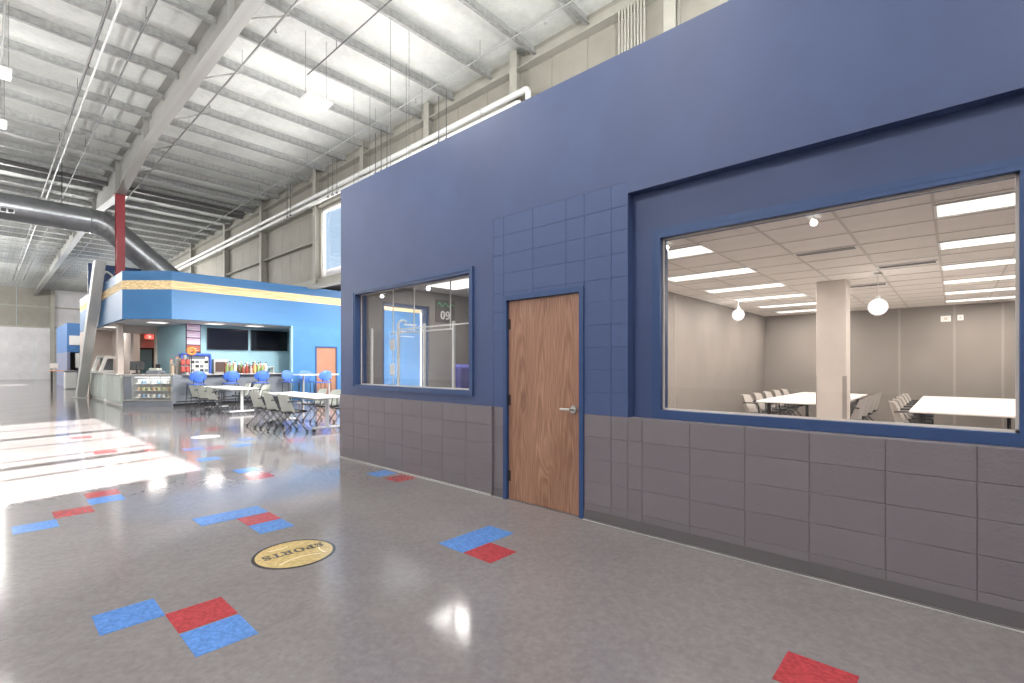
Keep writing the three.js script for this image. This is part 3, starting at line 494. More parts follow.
// ---------------------------------------------------------------- cafe
const CZ = -19.5, CX = 4.3, LX = 3.17, LZ = -20.74, FB = 2.98, FT = 4.6;
{
  const f = struct('wall_cafe', 'blue cafe front with a pale wood band round its fascia', 'wall');
  const band0 = 3.98, band1 = 4.28;
  const run = [[LX, -31.3, LX, LZ], [LX, LZ, CX, CZ], [CX, CZ, AX, CZ]];
  run.forEach(([x0, z0, x1, z1]) => {
    part(f, 'fascia', slab(x0, z0, x1, z1, FB, band0, 0.12), mCafeBlue); part(f, 'fascia', slab(x0, z0, x1, z1, band1, FT, 0.12), mCafeBlue);
    part(f, 'wood_band', slab(x0, z0, x1, z1, band0, band1, 0.1), mOSB, 'pale strand board band');
  });
  part(f, 'front_wall', [B(8.35, 9.28, 0, FB, CZ - 0.12, CZ), B(10.24, AX, 0, FB, CZ - 0.12, CZ), B(9.28, 10.24, 2.2, FB, CZ - 0.12, CZ)], mCafeBlue);
  part(f, 'opening_trim', B(8.29, 8.35, 0, FB, CZ - 0.14, CZ + 0.02), mTeal);
  const roofS = new THREE.Shape(); [[LX + 0.12, 31.3], [LX + 0.12, -LZ + 0.05], [CX + 0.05, -CZ + 0.12], [AX, -CZ + 0.12], [AX, 40], [5, 40], [5, 31.3]].forEach(([x, z], i) => i ? roofS.lineTo(x, z) : roofS.moveTo(x, z)); roofS.closePath();
  const rg = (y, h) => { const g = new THREE.ExtrudeGeometry(roofS, { depth: h, bevelEnabled: false }); g.rotateX(-Math.PI / 2); g.translate(0, y, 0); return metreUV(g); };
  part(f, 'soffit', rg(FB, 0.08), mWhiteWall); part(f, 'roof', rg(4.3, 0.1), mWhiteWall);
  part(f, 'left_wall', slab(LX, -31.3, LX, -28.3, 0, FB, 0.12), mBeige); 
  const bk = struct('wall_cafe_back', 'teal back wall of the cafe servery', 'wall'); part(bk, 'wall_slab', B(5.2, 9.4, 0, FB, -21.7, -21.5), mTeal); part(bk, 'side_wall', slab(4.8, -24, 5.2, -21.5, 0, FB, 0.1), mTeal); part(bk, 'end_wall', B(9.3, 9.4, 0, FB, -21.5, CZ - 0.12), mTeal);
  const bb = struct('wall_cafe_kitchen', 'beige rear wall of the cafe with a tall doorway', 'wall');
  part(bb, 'wall_slab', [B(4.72, 4.82, 0, FB, -24.15, -24), B(3.72, 4.72, 2.68, FB, -24.15, -24), B(3.95, 4.05, 0, FB, -28.3, -24.15), B(LX + 0.13, 4.05, 0, FB, -28.4, -28.3)], mBeige);
  part(bb, 'passage', [B(4.05, 4.58, 0, FB, -26.1, -26), B(5.6, 5.75, 0, FB, -28, -21.7), B(4.05, 4.9, 0, FB, -28.15, -28), B(5.45, 5.75, 0, FB, -28.15, -28), B(4.9, 5.45, 2.15, FB, -28.15, -28)], mBeige);
  part(bb, 'door_panel', B(4.95, 5.4, 0, 2.15, -28.1, -28.04), M(lin(0.3, 0.6, 0.65), 0.4)); part(bb, 'door_frame', [B(4.9, 4.95, 0, 2.2, -28.05, -27.97), B(5.4, 5.45, 0, 2.2, -28.05, -27.97), B(4.9, 5.45, 2.15, 2.22, -28.05, -27.97)], mDark);
  const ex = thing('exit_sign', 'red lit exit sign above the passage door behind the cafe', 'exit sign', [5.28, 2.74, -27.9]); part(ex, 'case', RB(-0.2, 0.2, -0.11, 0.11, -0.04, 0, 0.01), mWhite); const fo = await new FontLoader().loadAsync('fonts/droid/droid_sans_bold.typeface.json'); const tg = new TextGeometry('EXIT', { font: fo, size: 0.14, depth: 0.004, curveSegments: 3 }); tg.computeBoundingBox(); tg.translate(-tg.boundingBox.max.x / 2, -0.07, 0.001); part(ex, 'lettering', tg, glow(lin(1, 0.08, 0.06), 1.5), 'glowing red EXIT letters'); const el = new THREE.PointLight(lin(1, 0.1, 0.08), 0.3); el.position.z = 0.06; el.castShadow = true; ex.add(el);
  // lights in the soffit
  for (const [x, z] of [[4.3, -21.5], [3.6, -25.4], [5.9, -20.6], [7.3, -20.6], [4.9, -25]]) { const t = thing('cafe_downlight', 'white recessed light panel in the cafe soffit', 'ceiling light', [x, FB, z], 0, 'light panels in the cafe soffit'); part(t, 'frame', B(-0.3, 0.3, -0.012, -0.001, -0.3, 0.3), mWhite); part(t, 'diffuser', B(-0.27, 0.27, -0.018, -0.011, -0.27, 0.27), mPanelGlow); const l = new THREE.RectAreaLight(lin(1, 0.93, 0.86), 17, 0.54, 0.54); l.position.y = -0.03; l.rotation.x = -Math.PI / 2; t.add(l); }
  const d = struct('door_2', 'reddish wood door in the blue cafe front', 'door'); part(d, 'door_leaf', B(9.33, 10.19, 0.01, 2.15, CZ - 0.08, CZ - 0.03), M(lin(0.34, 0.165, 0.1), 0.45, { map: wear })); part(d, 'door_frame', [B(9.28, 9.33, 0, 2.2, CZ - 0.1, CZ + 0.02), B(10.19, 10.24, 0, 2.2, CZ - 0.1, CZ + 0.02), B(9.33, 10.19, 2.15, 2.2, CZ - 0.1, CZ + 0.02)], mTrimBlue); part(d, 'handle', RB(10.05, 10.13, 1.0, 1.03, CZ - 0.03, CZ + 0.03, 0.008), mSteel);
  // bar
  const bar = thing('cafe_bar', 'grey bar front with a pale counter top facing the stools', 'bar counter', [0, 0, 0]);
  part(bar, 'bar_front', B(CX + 0.02, 8.29, 0.1, 1.07, CZ - 0.05, CZ), mBarGrey); part(bar, 'plinth', B(CX + 0.06, 8.29, 0, 0.1, CZ - 0.06, CZ - 0.03), mDark); part(bar, 'bar_top', RB(CX + 0.335, 8.29, 1.07, 1.11, CZ - 0.45, CZ + 0.22, 0.012), mCounter);
  part(bar, 'foot_rail', rod([CX + 0.1, 0.18, CZ + 0.16], [8.2, 0.18, CZ + 0.16], 0.025, 12), mBlackMetal); for (let k = 0; k < 5; k++) part(bar, 'rail_bracket', rod([CX + 0.2 + k, 0.18, CZ], [CX + 0.2 + k, 0.18, CZ + 0.16], 0.014), mBlackMetal);
  // display case on the diagonal
  const L = Math.hypot(CX - LX, CZ - LZ), ang = -Math.atan2(CZ - LZ, CX - LX), dc = thing('display_case', 'lit glass refrigerated display case at the cafe corner', 'display case', [(LX + CX) / 2, 0, (LZ + CZ) / 2], ang);
  part(dc, 'case_base', B(-L / 2, L / 2, 0, 0.22, -0.4, -0.02), mBarGrey); part(dc, 'case_back', B(-L / 2, L / 2, 0.22, 1.06, -0.42, -0.38), mWhite); part(dc, 'case_top', RB(-L / 2, L / 2, 1.06, 1.11, -0.44, 0.03, 0.012), mCounter);
  part(dc, 'frame', [B(-L / 2, -L / 2 + 0.04, 0.22, 1.06, -0.04, 0), B(L / 2 - 0.05, L / 2, 0.22, 1.06, -0.04, 0), B(-L / 2, L / 2, 0.2, 0.25, -0.04, 0.005), B(-L / 2, L / 2, 1.02, 1.06, -0.04, 0.005)], mSteel);
  part(dc, 'side_panel', B(-L / 2 + 0.04, -L / 2 + 0.3, 0.25, 1.02, -0.05, -0.01), mBarGrey);
  part(dc, 'pane', B(-L / 2 + 0.3, L / 2 - 0.05, 0.25, 1.02, -0.022, -0.014), mGlass); part(dc, 'divider', B(0.08, 0.1, 0.25, 1.02, -0.03, -0.008), mSteel); part(dc, 'divider', B(0.45, 0.47, 0.25, 1.02, -0.03, -0.008), mSteel);
  for (const y of [0.3, 0.54, 0.78]) part(dc, 'shelf', B(-L / 2 + 0.3, L / 2 - 0.05, y, y + 0.012, -0.37, -0.06), mWhite);
  part(dc, 'light_tube', B(-L / 2 + 0.32, L / 2 - 0.08, 0.995, 1.015, -0.16, -0.12), glow(lin(1, 1, 1), 2)); { const l = new THREE.RectAreaLight(lin(0.95, 1, 1), 14, L - 0.45, 0.08); l.position.set(0.1, 0.985, -0.14); l.rotation.x = -Math.PI / 2; dc.add(l); }
  const cs = Math.cos(ang), sn = Math.sin(ang), loc = (x, y, z) => [(LX + CX) / 2 + x * cs + z * sn, y, (LZ + CZ) / 2 - x * sn + z * cs];
  const foodC = [lin(0.7, 0.68, 0.6), lin(0.55, 0.6, 0.3), lin(0.3, 0.5, 0.7), lin(0.65, 0.45, 0.25), lin(0.75, 0.75, 0.75), lin(0.6, 0.58, 0.3)].map((c) => M(c, 0.5));
  for (let r = 0; r < 3; r++) for (let k = 0; k < 7; k++) { const t = thing('food_tub', 'small tub of packed food in the lit display case', 'food tub', loc(-L / 2 + 0.42 + k * 0.17, [0.313, 0.553, 0.793][r], -0.2), ang, 'food tubs in the display case'); part(t, 'tub', lathe([[0, 0], [0.05, 0], [0.065, 0.1], [0.06, 0.1], [0.048, 0.01]], 14), foodC[(r * 3 + k * 2) % 6]); part(t, 'lid', cyl(0.067, 0.1, 0.115, 0, 0, 14), foodC[4]); }
  // side counter of two cabinets
  for (const [z0, z1, l, dp] of [[-24.1, LZ - 0.36, 'pale green counter cabinet next to the display case', 0.2], [-28.0, -24.8, 'pale green counter cabinet beside the leaning white slab', 0.5]]) { const t = thing('counter_cabinet', l, 'cabinet', [LX, 0, (z0 + z1) / 2]); const a = (z1 - z0) / 2; part(t, 'body', B(0.03, dp, 0.08, 1.06, -a, a), M(lin(0.5, 0.55, 0.5), 0.5)); part(t, 'plinth', B(0.06, dp - 0.02, 0, 0.08, -a, a), mWhite); part(t, 'counter_top', RB(-0.03, dp + 0.02, 1.06, 1.1, -a, a, 0.01), mCounter); for (let k = 0; k < 3; k++) part(t, 'door', RB(0, 0.03, 0.12, 1.03, -a + 0.02 + k * 2 * a / 3, -a - 0.02 + (k + 1) * 2 * a / 3, 0.006), M(lin(0.56, 0.62, 0.57), 0.5)); }
  // equipment
  const wm = thing('food_warmer', 'white countertop food warmer with a slanted glass front', 'food warmer', [3.5, 1.1, -25.6], 0.5); { const s = new THREE.Shape(); s.moveTo(-0.45, 0); s.lineTo(0.45, 0); s.lineTo(0.45, 0.68); s.lineTo(-0.2, 0.68); s.closePath(); const hole = new THREE.Path(); hole.moveTo(-0.28, 0.1); hole.lineTo(0.36, 0.1); hole.lineTo(0.36, 0.58); hole.lineTo(-0.1, 0.58); hole.closePath(); s.holes.push(hole); const g = new THREE.ExtrudeGeometry(s, { depth: 0.04, bevelEnabled: false }); part(wm, 'front_frame', g, mWhite); const g2 = new THREE.ExtrudeGeometry(s, { depth: 0.04, bevelEnabled: false }); g2.translate(0, 0, -0.4); part(wm, 'rear_frame', g2, mWhite); part(wm, 'top', B(-0.2, 0.45, 0.66, 0.7, -0.4, 0.04), mWhite); part(wm, 'base', B(-0.45, 0.45, 0, 0.06, -0.4, 0.04), mWhite); part(wm, 'back_pane', B(-0.1, 0.4, 0.08, 0.6, -0.36, -0.34), mBarGrey); }
  const pos = thing('order_terminal', 'black point of sale screen on the counter above the display case', 'terminal', loc(-0.5, 1.115, -0.2), ang + 0.5); part(pos, 'screen', RB(-0.2, 0.2, 0.14, 0.44, -0.02, 0.02, 0.008).rotateX(-0.25), mDark); part(pos, 'stand', rod([0, 0, -0.03], [0, 0.3, -0.06], 0.03), mBlackMetal); part(pos, 'base', RB(-0.13, 0.13, 0, 0.03, -0.14, 0.1, 0.01), mBlackMetal);
  const rg2 = thing('cash_register', 'grey cash register beside the black order screen', 'register', loc(0.15, 1.112, -0.21), ang); part(rg2, 'drawer', RB(-0.2, 0.2, 0, 0.12, -0.18, 0.18, 0.01), mBarGrey); part(rg2, 'keyboard', RB(-0.14, 0.14, 0.12, 0.2, -0.1, 0.14, 0.01), mShell); part(rg2, 'display', RB(-0.08, 0.08, 0.2, 0.34, -0.12, -0.08, 0.008), mDark);
  const bc = thing('back_counter', 'counter with steel top along the teal cafe wall', 'counter', [0, 0, 0]); part(bc, 'body', B(5.3, 9.28, 0, 1.0, -21.48, -20.95), mBarGrey); part(bc, 'counter_top', RB(5.25, 9.28, 1.0, 1.04, -21.49, -20.9, 0.01), mCounter);
  const red = M(lin(0.55, 0.08, 0.06), 0.4), orange = M(lin(0.8, 0.25, 0.04), 0.4);
  const sl = thing('slush_machine', 'drinks machine with a blue canopy and rows of cups at the bar', 'drinks machine', [5.42, 1.04, -21.2]); part(sl, 'body', RB(-0.42, 0.42, 0, 0.72, -0.25, 0.1, 0.02), mWhite); part(sl, 'canopy', RB(-0.48, 0.48, 0.72, 0.82, -0.27, 0.2, 0.03), M(lin(0.03, 0.1, 0.5), 0.4)); for (const s of [-1, 1]) part(sl, 'side_post', B(s * 0.46 - 0.03, s * 0.46 + 0.03, 0, 0.74, -0.05, 0.18), M(lin(0.03, 0.1, 0.5), 0.4)); for (let r = 0; r < 3; r++) for (let k = 0; k < 5; k++) part(sl, 'selector', RB(-0.32 + k * 0.15, -0.2 + k * 0.15, 0.12 + r * 0.16, 0.23 + r * 0.16, 0.09, 0.115, 0.01), [mDark, mBarGrey, mShell][(r + k) % 3]); part(sl, 'menu_panel', B(-0.3, 0.3, 0.6, 0.74, 0.1, 0.108), mBarGrey);
  const sg = thing('round_sign', 'orange round sign standing above the drinks machine', 'sign', [5.0, 1.11, -20.0]); part(sg, 'disc', new THREE.TorusGeometry(0.11, 0.045, 10, 24).translate(0, 0.8, 0), orange); part(sg, 'twist', rod([-0.1, 0.74, 0], [0.1, 0.87, 0], 0.03), orange); part(sg, 'stand', cyl(0.012, 0, 0.7), mBlackMetal); part(sg, 'base', cyl(0.1, 0, 0.02), mBlackMetal);
  const rk = thing('snack_rack', 'black wire rack with red snack bags on the bar', 'rack', [4.75, 1.11, -19.75]); for (const x of [-0.16, 0.16]) for (const z of [-0.1, 0.1]) part(rk, 'post', rod([x, 0, z], [x, 0.62, z], 0.012), mBlackMetal); for (const y of [0.05, 0.3, 0.55]) part(rk, 'shelf', B(-0.17, 0.17, y, y + 0.012, -0.11, 0.11), mBlackMetal); 
  for (const [y, k] of [[0.063, 0], [0.063, 1], [0.313, 0], [0.313, 1]]) { const b = thing('snack_bag', 'red snack bag in the black wire rack', 'snack', [4.68 + k * 0.14, 1.11 + y, -19.75], 0, 'snack bags in the wire rack'); const g = RB(-0.06, 0.06, 0, 0.2, -0.035, 0.035, 0.03, 3); part(b, 'bag', g, red); part(b, 'seal', B(-0.055, 0.055, 0.19, 0.215, -0.006, 0.006), mSteel); }
  const pw = thing('popcorn_cabinet', 'steel warming cabinet with a dark window on the back counter', 'cabinet', [6.24, 1.04, -21.2]); part(pw, 'body', RB(-0.26, 0.26, 0, 0.6, -0.22, 0.2, 0.015), mSteel); part(pw, 'window', B(-0.2, 0.14, 0.12, 0.5, 0.198, 0.206), M(lin(0.12, 0.08, 0.07), 0.2)); part(pw, 'handle', rod([0.2, 0.15, 0.23], [0.2, 0.45, 0.23], 0.012), mBlackMetal);
  const bots = [[lin(0.3, 0.06, 0.04), 'red'], [lin(0.1, 0.06, 0.03), 'brown'], [lin(0.75, 0.72, 0.65), 'white'], [lin(0.25, 0.35, 0.12), 'green'], [lin(0.65, 0.4, 0.15), 'amber'], [lin(0.55, 0.35, 0.3), 'pink']].map(([c, n]) => [M(c, 0.3), n]);
  const bottle = lathe([[0, 0], [0.04, 0], [0.042, 0.02], [0.042, 0.2], [0.018, 0.27], [0.016, 0.33], [0, 0.33]], 14), cap = cyl(0.019, 0.325, 0.36, 0, 0, 12);
  for (let k = 0; k < 22; k++) { const [m, n] = bots[(k * 5 + (k >> 2)) % 6]; const t = thing('syrup_bottle', n + ' syrup bottle standing on the cafe bar top', 'bottle', [6.05 + (k % 11) * 0.135, 1.112, -19.86 + (k > 10 ? 0.17 : 0) + rr(-0.02, 0.02)], 0, 'bottles on the cafe bar top'); const s = rr(0.8, 1.3); t.scale.set(1.25, s, 1.25); part(t, 'bottle_body', bottle, m); part(t, 'bottle_cap', cap, k % 2 ? mDark : mWhite); }
  for (let k = 0; k < 7; k++) { const t = thing('canister', (k % 2 ? 'steel' : 'tan') + ' dispenser canister at the left end of the bar', 'canister', [4.45 + (k % 4) * 0.12, 1.11, -20.05 - (k >> 2) * 0.17], 0, 'canisters at the bar end'); const h = 0.3 + 0.09 * ((k * 3) % 5); part(t, 'canister_body', cyl(0.05, 0, h, 0, 0, 14), k % 2 ? mSteel : M(lin(0.5, 0.4, 0.3), 0.5)); part(t, 'canister_lid', cyl(0.052, h, h + 0.03, 0, 0, 14), [mDark, red, mWhite][k % 3]); }
  const tray = thing('glass_shelf', 'white cup stand at the right end of the back counter', 'stand', [7.97, 1.04, -21.1]); part(tray, 'shelf', RB(-0.25, 0.25, 0.28, 0.31, -0.2, 0.15, 0.006), mWhite); for (const x of [-0.22, 0.22]) part(tray, 'side', B(x - 0.012, x + 0.012, 0, 0.28, -0.18, 0.13), mWhite);
  // menu board and screens
  const mb = thing('menu_board', 'tall purple and white menu board hung on the cafe wall', 'menu board', [5.4, 2.43, -21.34], 0.25); part(mb, 'frame', RB(-0.27, 0.27, -0.55, 0.55, -0.03, 0, 0.01), mDark); for (let k = 0; k < 4; k++) part(mb, 'menu_panel', B(-0.24, 0.24, 0.3 - k * 0.265, 0.53 - k * 0.265, 0, 0.006), k === 3 ? M(lin(0.35, 0.1, 0.06), 0.5) : M(lin(0.55, 0.42, 0.58), 0.5)); for (let k = 0; k < 12; k++) part(mb, 'menu_line', B(-0.2, 0.05 + 0.12 * ((k * 7) % 3) / 2, 0.47 - k * 0.066 - (k / 3 | 0) * 0.067, 0.485 - k * 0.066 - (k / 3 | 0) * 0.067, 0.006, 0.008), k % 3 ? mWhite : red); 
  for (const [x0, x1, l] of [[5.88, 7.36, 'wide black television left of its twin on the teal wall'], [7.46, 8.94, 'black television nearest the opening edge on the teal wall']]) { const t = thing('television', l, 'television', [(x0 + x1) / 2, 2.45, -21.4]); const a = (x1 - x0) / 2; part(t, 'bezel', RB(-a, a, -0.42, 0.42, -0.06, 0, 0.01), mDark); part(t, 'screen', B(-a + 0.02, a - 0.02, -0.4, 0.4, 0, 0.003), M(lin(0.006, 0.006, 0.007), 0.12)); part(t, 'wall_mount', B(-0.15, 0.15, -0.15, 0.15, -0.1, -0.06), mBlackMetal); }
}
// stools, cafe tables and chairs
{
  const s0 = barStool('blue bar stool with black legs in front of the grey cafe bar');
  [[4.87, -18.95], [5.92, -18.95], [6.92, -18.95]].forEach(([x, z], i) => { const s = i ? dup(s0, [x, 0, z]) : s0; s.position.set(x, 0, z); s.rotation.y = [0.1, -0.06, 0.04][i]; s.userData.label = 'blue bar stool at the grey cafe bar, ' + ['next to the display case', 'middle one of three', 'next to the high table'][i]; });
  const h = thing('high_table', 'white high table standing before the cafe wall', 'high table', [8.65, 0, -18.1]); part(h, 'tabletop', RB(-0.75, 0.75, 1.03, 1.07, -0.35, 0.35, 0.012), mTable); for (const x of [-0.5, 0.5]) { part(h, 'leg', cyl(0.035, 0.03, 1.03, x, 0), mSteel); part(h, 'base', cyl(0.25, 0, 0.03, x, 0, 24, 0.22), mSteel); }
  for (const [x, z, r] of [[7.95, -18.75, 0.2], [8.55, -18.7, -0.1], [8.6, -17.45, 0.1]]) dup(s0, [x, 0, z], z < -18 ? r + Math.PI : r, 'blue bar stool drawn up to the white high table', 'blue stools at the high table');
  const t0 = nestTable('cafe_table', 'white table on castors between the shell chairs near the cafe bar', 2.7); t0.position.set(5.05, 0, -16.3); 
  dup(t0, [4.97, 0, -11.0], 0, 'white table on castors near the end of the blue wall');
  const ch = shellChair('cafe_chair', '', mShell);
  const put = (x, z, turn, label, group, first) => { const c = first ? ch : dup(ch, [0, 0, 0]); c.position.set(x, 0, z); c.rotation.y = turn; c.userData.label = label; c.userData.group = group; };
  const seat = ['end nearest bar', 'middle seat', 'end farthest from bar'];
  for (let k = 0; k < 3; k++) { put(4.5, -17.1 + k * 0.82, rr(-0.15, 0.15), 'grey shell chair, corridor side of the table near the bar, ' + seat[k], 'chairs at the table near the bar', k === 0); put(5.66, -17.1 + k * 0.82, Math.PI + rr(-0.15, 0.15), 'grey shell chair, lobby side of the table near the bar, ' + seat[k], 'chairs at the table near the bar'); }
  for (let k = 0; k < 3; k++) { put(4.4, -11.85 + k * 0.78, rr(-0.12, 0.12), 'grey shell chair, corridor side of the table near the blue wall, ' + seat[k], 'chairs at the table near the blue wall'); put(5.62, -11.85 + k * 0.78, Math.PI + rr(-0.12, 0.12), 'grey shell chair, lobby side of the table near the blue wall, ' + seat[k], 'chairs at the table near the blue wall'); }
}
// leaning slab, roof sign, kiosk and far things
{
  const s = thing('leaning_slab', 'tall leaning white slab beside the cafe counter', 'pylon', [2.88, 0, -28.2]);
  const g = RB(-0.16, 0.16, 0, 5.36, -0.32, 0.32, 0.02); const sh = new THREE.Matrix4().makeShear(0, 0, 0.02, 0.8, 0, 0); g.applyMatrix4(sh); g.computeVertexNormals(); part(s, 'slab', g, M(lin(0.62, 0.63, 0.62), 0.5, { map: wear })); part(s, 'base_plate', B(-0.24, 0.24, 0, 0.03, -0.5, 0.6), mSteel);
  const p = thing('roof_sign', 'blue sign panel with a pale script mark on the cafe roof', 'sign', [4.05, 4.4, -28]); part(p, 'panel', B(-0.95, 0.95, 0, 1.5, -0.08, 0), mTrimBlue); part(p, 'script_mark', tube([[-0.55, 0.75, 0.02], [-0.35, 1.2, 0.02], [-0.1, 1.0, 0.02], [-0.3, 0.7, 0.02], [0.0, 0.8, 0.02], [0.2, 1.15, 0.02], [0.35, 0.85, 0.02], [0.7, 1.0, 0.02]], 0.045, 60, 6), mWhite); part(p, 'support', B(-0.9, -0.82, -0.0, 0.4, -0.5, -0.08), mBlackMetal);
  const k = thing('far_kiosk', 'small blue kiosk with white sign boards deep in the hall', 'kiosk', [3.6, 0, -41.6]); part(k, 'upper_wall', B(0, 3, 2.25, 4.1, -6.5, 0), M(lin(0.05, 0.17, 0.42), 0.5)); part(k, 'side_wall', B(0, 0.15, 0, 2.25, -6.5, 0), M(lin(0.22, 0.24, 0.36), 0.5)); part(k, 'rear_wall', B(0.15, 3, 0, 2.25, -6.5, -6.3), mTaupe); part(k, 'counter', B(0.15, 3, 0, 1.0, -0.4, 0), mBarGrey); part(k, 'sign_board', RB(0.1, 1.3, 2.7, 3.3, 0.0, 0.04, 0.01), mWhite); part(k, 'menu_panel', B(0.4, 1.3, 1.25, 2.2, -0.06, -0.03), mWhite);
  const t = thing('far_high_table', 'high table with an orange top deep in the hall', 'high table', [3.15, 0, -39.5]); part(t, 'tabletop', RB(-0.5, 0.5, 1.05, 1.1, -0.4, 0.4, 0.015), M(lin(0.75, 0.3, 0.14), 0.4)); for (const x of [-0.4, 0.4]) for (const z of [-0.3, 0.3]) part(t, 'leg', rod([x, 0, z], [x, 1.05, z], 0.022), mBlackMetal);
  const b = thing('white_bin', 'white upright bin beside the orange high table', 'bin', [3.48, 0, -38.4]); part(b, 'bin_body', RB(-0.28, 0.28, 0.02, 1.0, -0.28, 0.28, 0.05), mWhite); part(b, 'bin_lid', RB(-0.3, 0.3, 1.0, 1.1, -0.3, 0.3, 0.04), mBarGrey);
  const m = thing('small_screen', 'small white screen on the orange high table', 'screen', [2.85, 1.1, -39.5]); part(m, 'screen', RB(-0.18, 0.18, 0.12, 0.42, -0.02, 0.02, 0.01), mWhite); part(m, 'stand', cyl(0.03, 0.02, 0.15), mWhite); part(m, 'base', cyl(0.1, 0, 0.02), mWhite);
}

// ---------------------------------------------------------------- services under the roof
{
  const d = thing('air_duct', 'large round galvanised duct bending down behind the red column', 'duct', [0, 0, -24.75]);
  const c = new THREE.CylinderGeometry(0.47, 0.47, 16, 32, 1, true); c.rotateZ(Math.PI / 2 - 0.0); c.translate(-5.2, 7.02, 0); part(d, 'straight_run', c, mDuct);
  const el = tube([[2.8, 7.02, 0], [3.1, 6.99, 0], [3.4, 6.85, 0], [3.62, 6.66, 0]], 0.47, 16, 28); part(d, 'elbow', el, mDuct);
  part(d, 'drop_run', rod([3.6, 6.68, 0], [6.3, 4.36, 0], 0.47, 32), mDuct); part(d, 'flange', [new THREE.TorusGeometry(0.475, 0.02, 8, 32).rotateY(Math.PI / 2).translate(2.8, 7.02, 0), new THREE.TorusGeometry(0.475, 0.02, 8, 32).rotateY(Math.PI / 2).translate(-0.2, 7.02, 0)], mDuct);
  for (let k = 0; k < 7; k++) part(d, 'spiral_seam', new THREE.TorusGeometry(0.472, 0.006, 6, 32).rotateY(Math.PI / 2).translate(0.2 + k * 0.37, 7.02, 0), mDuct);
  const gr = part(d, 'grille', B(-0.9, 0.75, 6.72, 6.9, 0.3, 0.44), mDuct); for (let k = 0; k < 9; k++) part(gr, 'louvre', B(-0.85 + k * 0.18, -0.72 + k * 0.18, 6.75, 6.87, 0.435, 0.445), mDark);
  for (const x of [-1, 2]) part(d, 'hanger', rod([x, 7.45, 0], [x, ROOF - 0.2, 0], 0.012), mBlackMetal);
  const pipe = (name, label, x, y, z0, z1, r, m, cat, drops) => { const t = thing(name, label, cat); part(t, 'pipe_run', rod([x, y, z0], [x, y, z1], r, 10), m); for (let z = Math.min(z0, z1) + 1.5; z < Math.max(z0, z1); z += 4.56) { part(t, 'hanger', rod([x, y, z], [x, ROOF - 0.02, z], 0.008, 6), m); if (drops) part(t, 'sprinkler', [cyl(0.012, -0.12, 0), cyl(0.035, -0.13, -0.12)].map((g) => g.translate(x, y, z + 2)), m); } return t; };
  pipe('sprinkler_pipe', 'black sprinkler pipe under the roof left of the white conduit', 1.72, 8.75, 11, -60, 0.03, mPipeDark, 'pipe', true);
  pipe('conduit_pipe', 'white conduit beside the black sprinkler pipe under the roof', 1.88, 8.78, 11, -60, 0.024, mPipeWhite, 'pipe', false);
  pipe('sprinkler_pipe', 'grey pipe under the roof just left of the girder', 2.38, 8.85, 11, -60, 0.02, mPipeDark, 'pipe', false);
  pipe('sprinkler_pipe', 'thin grey pipe under the roof far left of the girder', 0.3, 8.8, 11, -60, 0.022, mPurlin, 'pipe', false);
  pipe('sprinkler_pipe', 'grey sprinkler pipe under the roof right of the girder', 4.3, 8.8, 11, -60, 0.024, mPurlin, 'pipe', true);
  pipe('sprinkler_pipe', 'thin dark pipe leading to the high bay lamp', 5.6, 8.85, 11, -12.2, 0.016, mPipeDark, 'pipe', false);
  pipe('sprinkler_pipe', 'grey sprinkler pipe under the roof along the beige wall', 8.0, 8.75, 11, -60, 0.014, mPurlin, 'pipe', true);
  const br = thing('branch_pipe', 'grey branch pipe crossing under the roof to the beige wall', 'pipe'); part(br, 'pipe_run', rod([4.33, 8.8, -17.2], [7.97, 8.75, -17.2], 0.018), mPurlin); part(br, 'sprinkler', cyl(0.02, 8.6, 8.78, 6.1, -17.2), mPurlin);
  for (const [y, r, e, l] of [[7.98, 0.075, -7.6, 'thick white pipe along the beige wall, the upper of two'], [7.74, 0.075, -7.85, 'thick white pipe along the beige wall, the lower of two']]) { const t = thing('wall_pipe', l, 'pipe'); part(t, 'pipe_run', rod([8.72, y, e], [8.72, y, -62], r, 16), mPipeWhite); part(t, 'elbow', tube([[8.72, y, e - 0.02], [8.72, y, e + 0.1], [8.72, y - 0.1, e + 0.16], [8.72, y - 0.3, e + 0.16]], r, 14, 14), mPipeWhite); part(t, 'drop', rod([8.72, y - 0.28, e + 0.16], [8.72, 4.2, e + 0.16], r, 16), mPipeWhite); for (let z = -9; z > -60; z -= 3) part(t, 'clamp', new THREE.TorusGeometry(r + 0.006, 0.012, 6, 18).translate(8.72, y, z), mSteel); }
  for (const [z, n] of [[-10.3, 2], [-13.2, 3], [-16.4, 3], [-20.3, 2]]) for (let k = 0; k < n; k++) { const t = thing('hanger_rod', 'thin dark rod hanging from the roof to the white wall pipes', 'rod', [8.6, 0, z - k * 0.33], 0, 'rods holding the white wall pipes'); part(t, 'rod', rod([0, 7.62, 0], [0, 8.95, 0], 0.012), mPipeDark); part(t, 'clip', B(-0.03, 0.03, 7.6, 7.66, -0.03, 0.03), mPipeDark); }
}
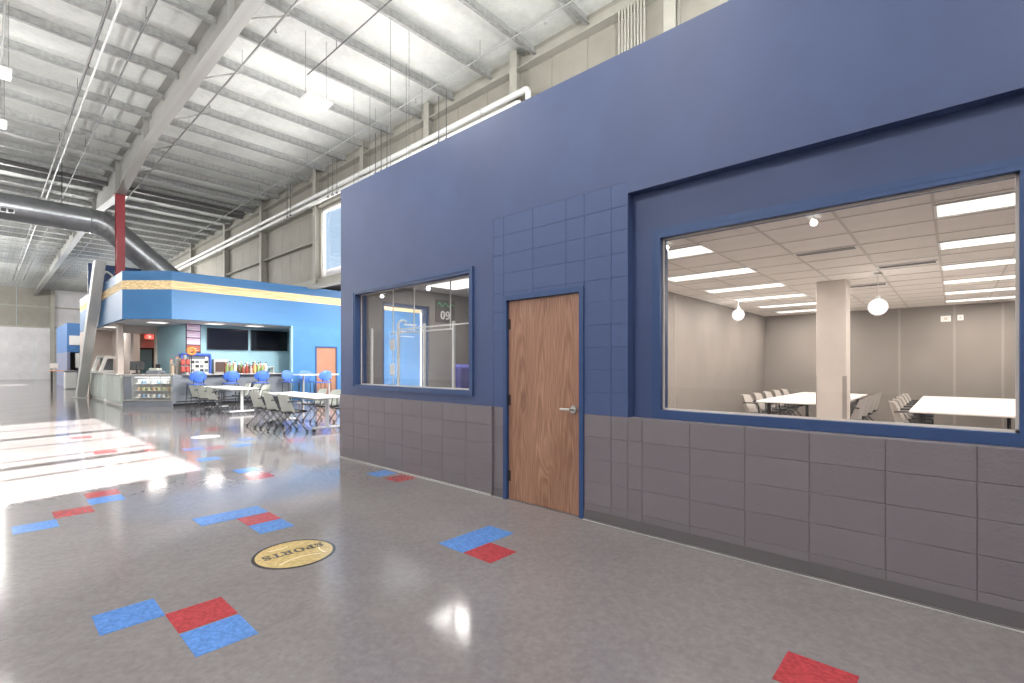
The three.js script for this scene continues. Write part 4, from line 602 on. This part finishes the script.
// high-bay lamps; most are added out of view as fill
{
  const lamp = (x, z, label, y = 8.45, dim = 1, down = false) => {
    const t = thing('high_bay_lamp', label, 'ceiling lamp', [x, y, z], 0, 'high bay lamps under the hall roof');
    part(t, 'housing', RB(-0.3, 0.3, 0, 0.08, -0.24, 0.24, 0.015), mWhite);
    for (const s of [-1, 1]) part(t, 'tube', RB(-0.27, 0.27, -0.035, 0.0, s * 0.12 - 0.08, s * 0.12 + 0.08, 0.015), mBayGlow);
    for (const s of [-1, 1]) part(t, 'hanging_wire', rod([s * 0.25, 0.08, 0], [s * 0.25, ROOF - y - 0.02, 0], 0.005, 5), mPipeDark);
    const l = down ? new THREE.SpotLight(lin(1, 0.98, 0.95), HIGHBAY * dim, 0, 1.48, 0.15) : new THREE.PointLight(lin(1, 0.98, 0.95), HIGHBAY * dim);
    if (down) { l.target.position.set(0, -3, 0); l.target.name = 'aim'; t.add(l.target); } l.position.y = -0.25; l.shadow.radius = 6; l.castShadow = true; t.add(l);
  };
  lamp(5.3, -11.1, 'white linear high bay lamp near the beige side wall', 7.6, 0.35); lamp(0.12, -14.9, 'white linear high bay lamp beside the thin grey pipe, nearer the blue wall', 7.6, 0.35); lamp(0.12, -18.1, 'white linear high bay lamp beside the thin grey pipe, nearer the round duct', 7.6, 0.35);
  for (let z = 8; z > -66; z -= 6) for (const x of [-5, -14]) lamp(x, z, 'added unseen fill lamp hanging low over the open hall', 7.2, z < -36 ? 1 : z < -15 ? 0.22 : 0.3);  // rows added out of view to fill the hall with light
  for (const [x, z] of [[2.05, -7], [2.75, -2.5], [6.1, -3], [6.1, 2], [2.75, 3], [-2, -4], [-2, 2]]) lamp(x, z, 'added unseen fill lamp hanging low over the corridor', 7.0, 0.62);  // added above the frame to light the ceiling and cafe front
  for (const [x, z] of [[0.2, -31], [0.2, -40], [0.2, -50]]) lamp(x, z, 'added unseen fill lamp hanging low over the open hall', 7.2);  // added just out of view to lift the far end
  for (const [x, z] of [[5.5, -34], [5.5, -43], [6.5, -54]]) lamp(x, z, 'added unseen fill lamp hanging low behind the cafe', 5.6);  // added, hidden by the cafe, to brighten the far ceiling
  for (const [x, z] of [[6.4, -9.3], [7.6, -10.4], [7.2, -12.3]]) lamp(x, z, 'added unseen fill lamp hanging low over the lobby behind the blue wall', 5.7, 2.4, true);  // added spotlights, hidden by the blue wall, brightening cafe front and floor
  for (const [x, z] of [[11.8, -9.5], [11.8, -13.2], [11.8, -17]]) { const t = thing('added_lobby_light', 'added unseen square light panel on the lobby ceiling', 'ceiling light', [x, 5.0, z], 0, 'added light panels on the lobby ceiling'); part(t, 'frame', B(-0.62, 0.62, -0.03, 0, -0.62, 0.62), mWhite); part(t, 'diffuser', B(-0.58, 0.58, -0.036, -0.03, -0.58, 0.58), mPanelGlow); const l = new THREE.RectAreaLight(lin(1, 0.98, 0.95), 60, 1.16, 1.16); l.position.y = -0.05; l.rotation.x = -Math.PI / 2; t.add(l); }  // added panels, out of view, throwing light on the cafe front
}

renderer.render(scene, camera);
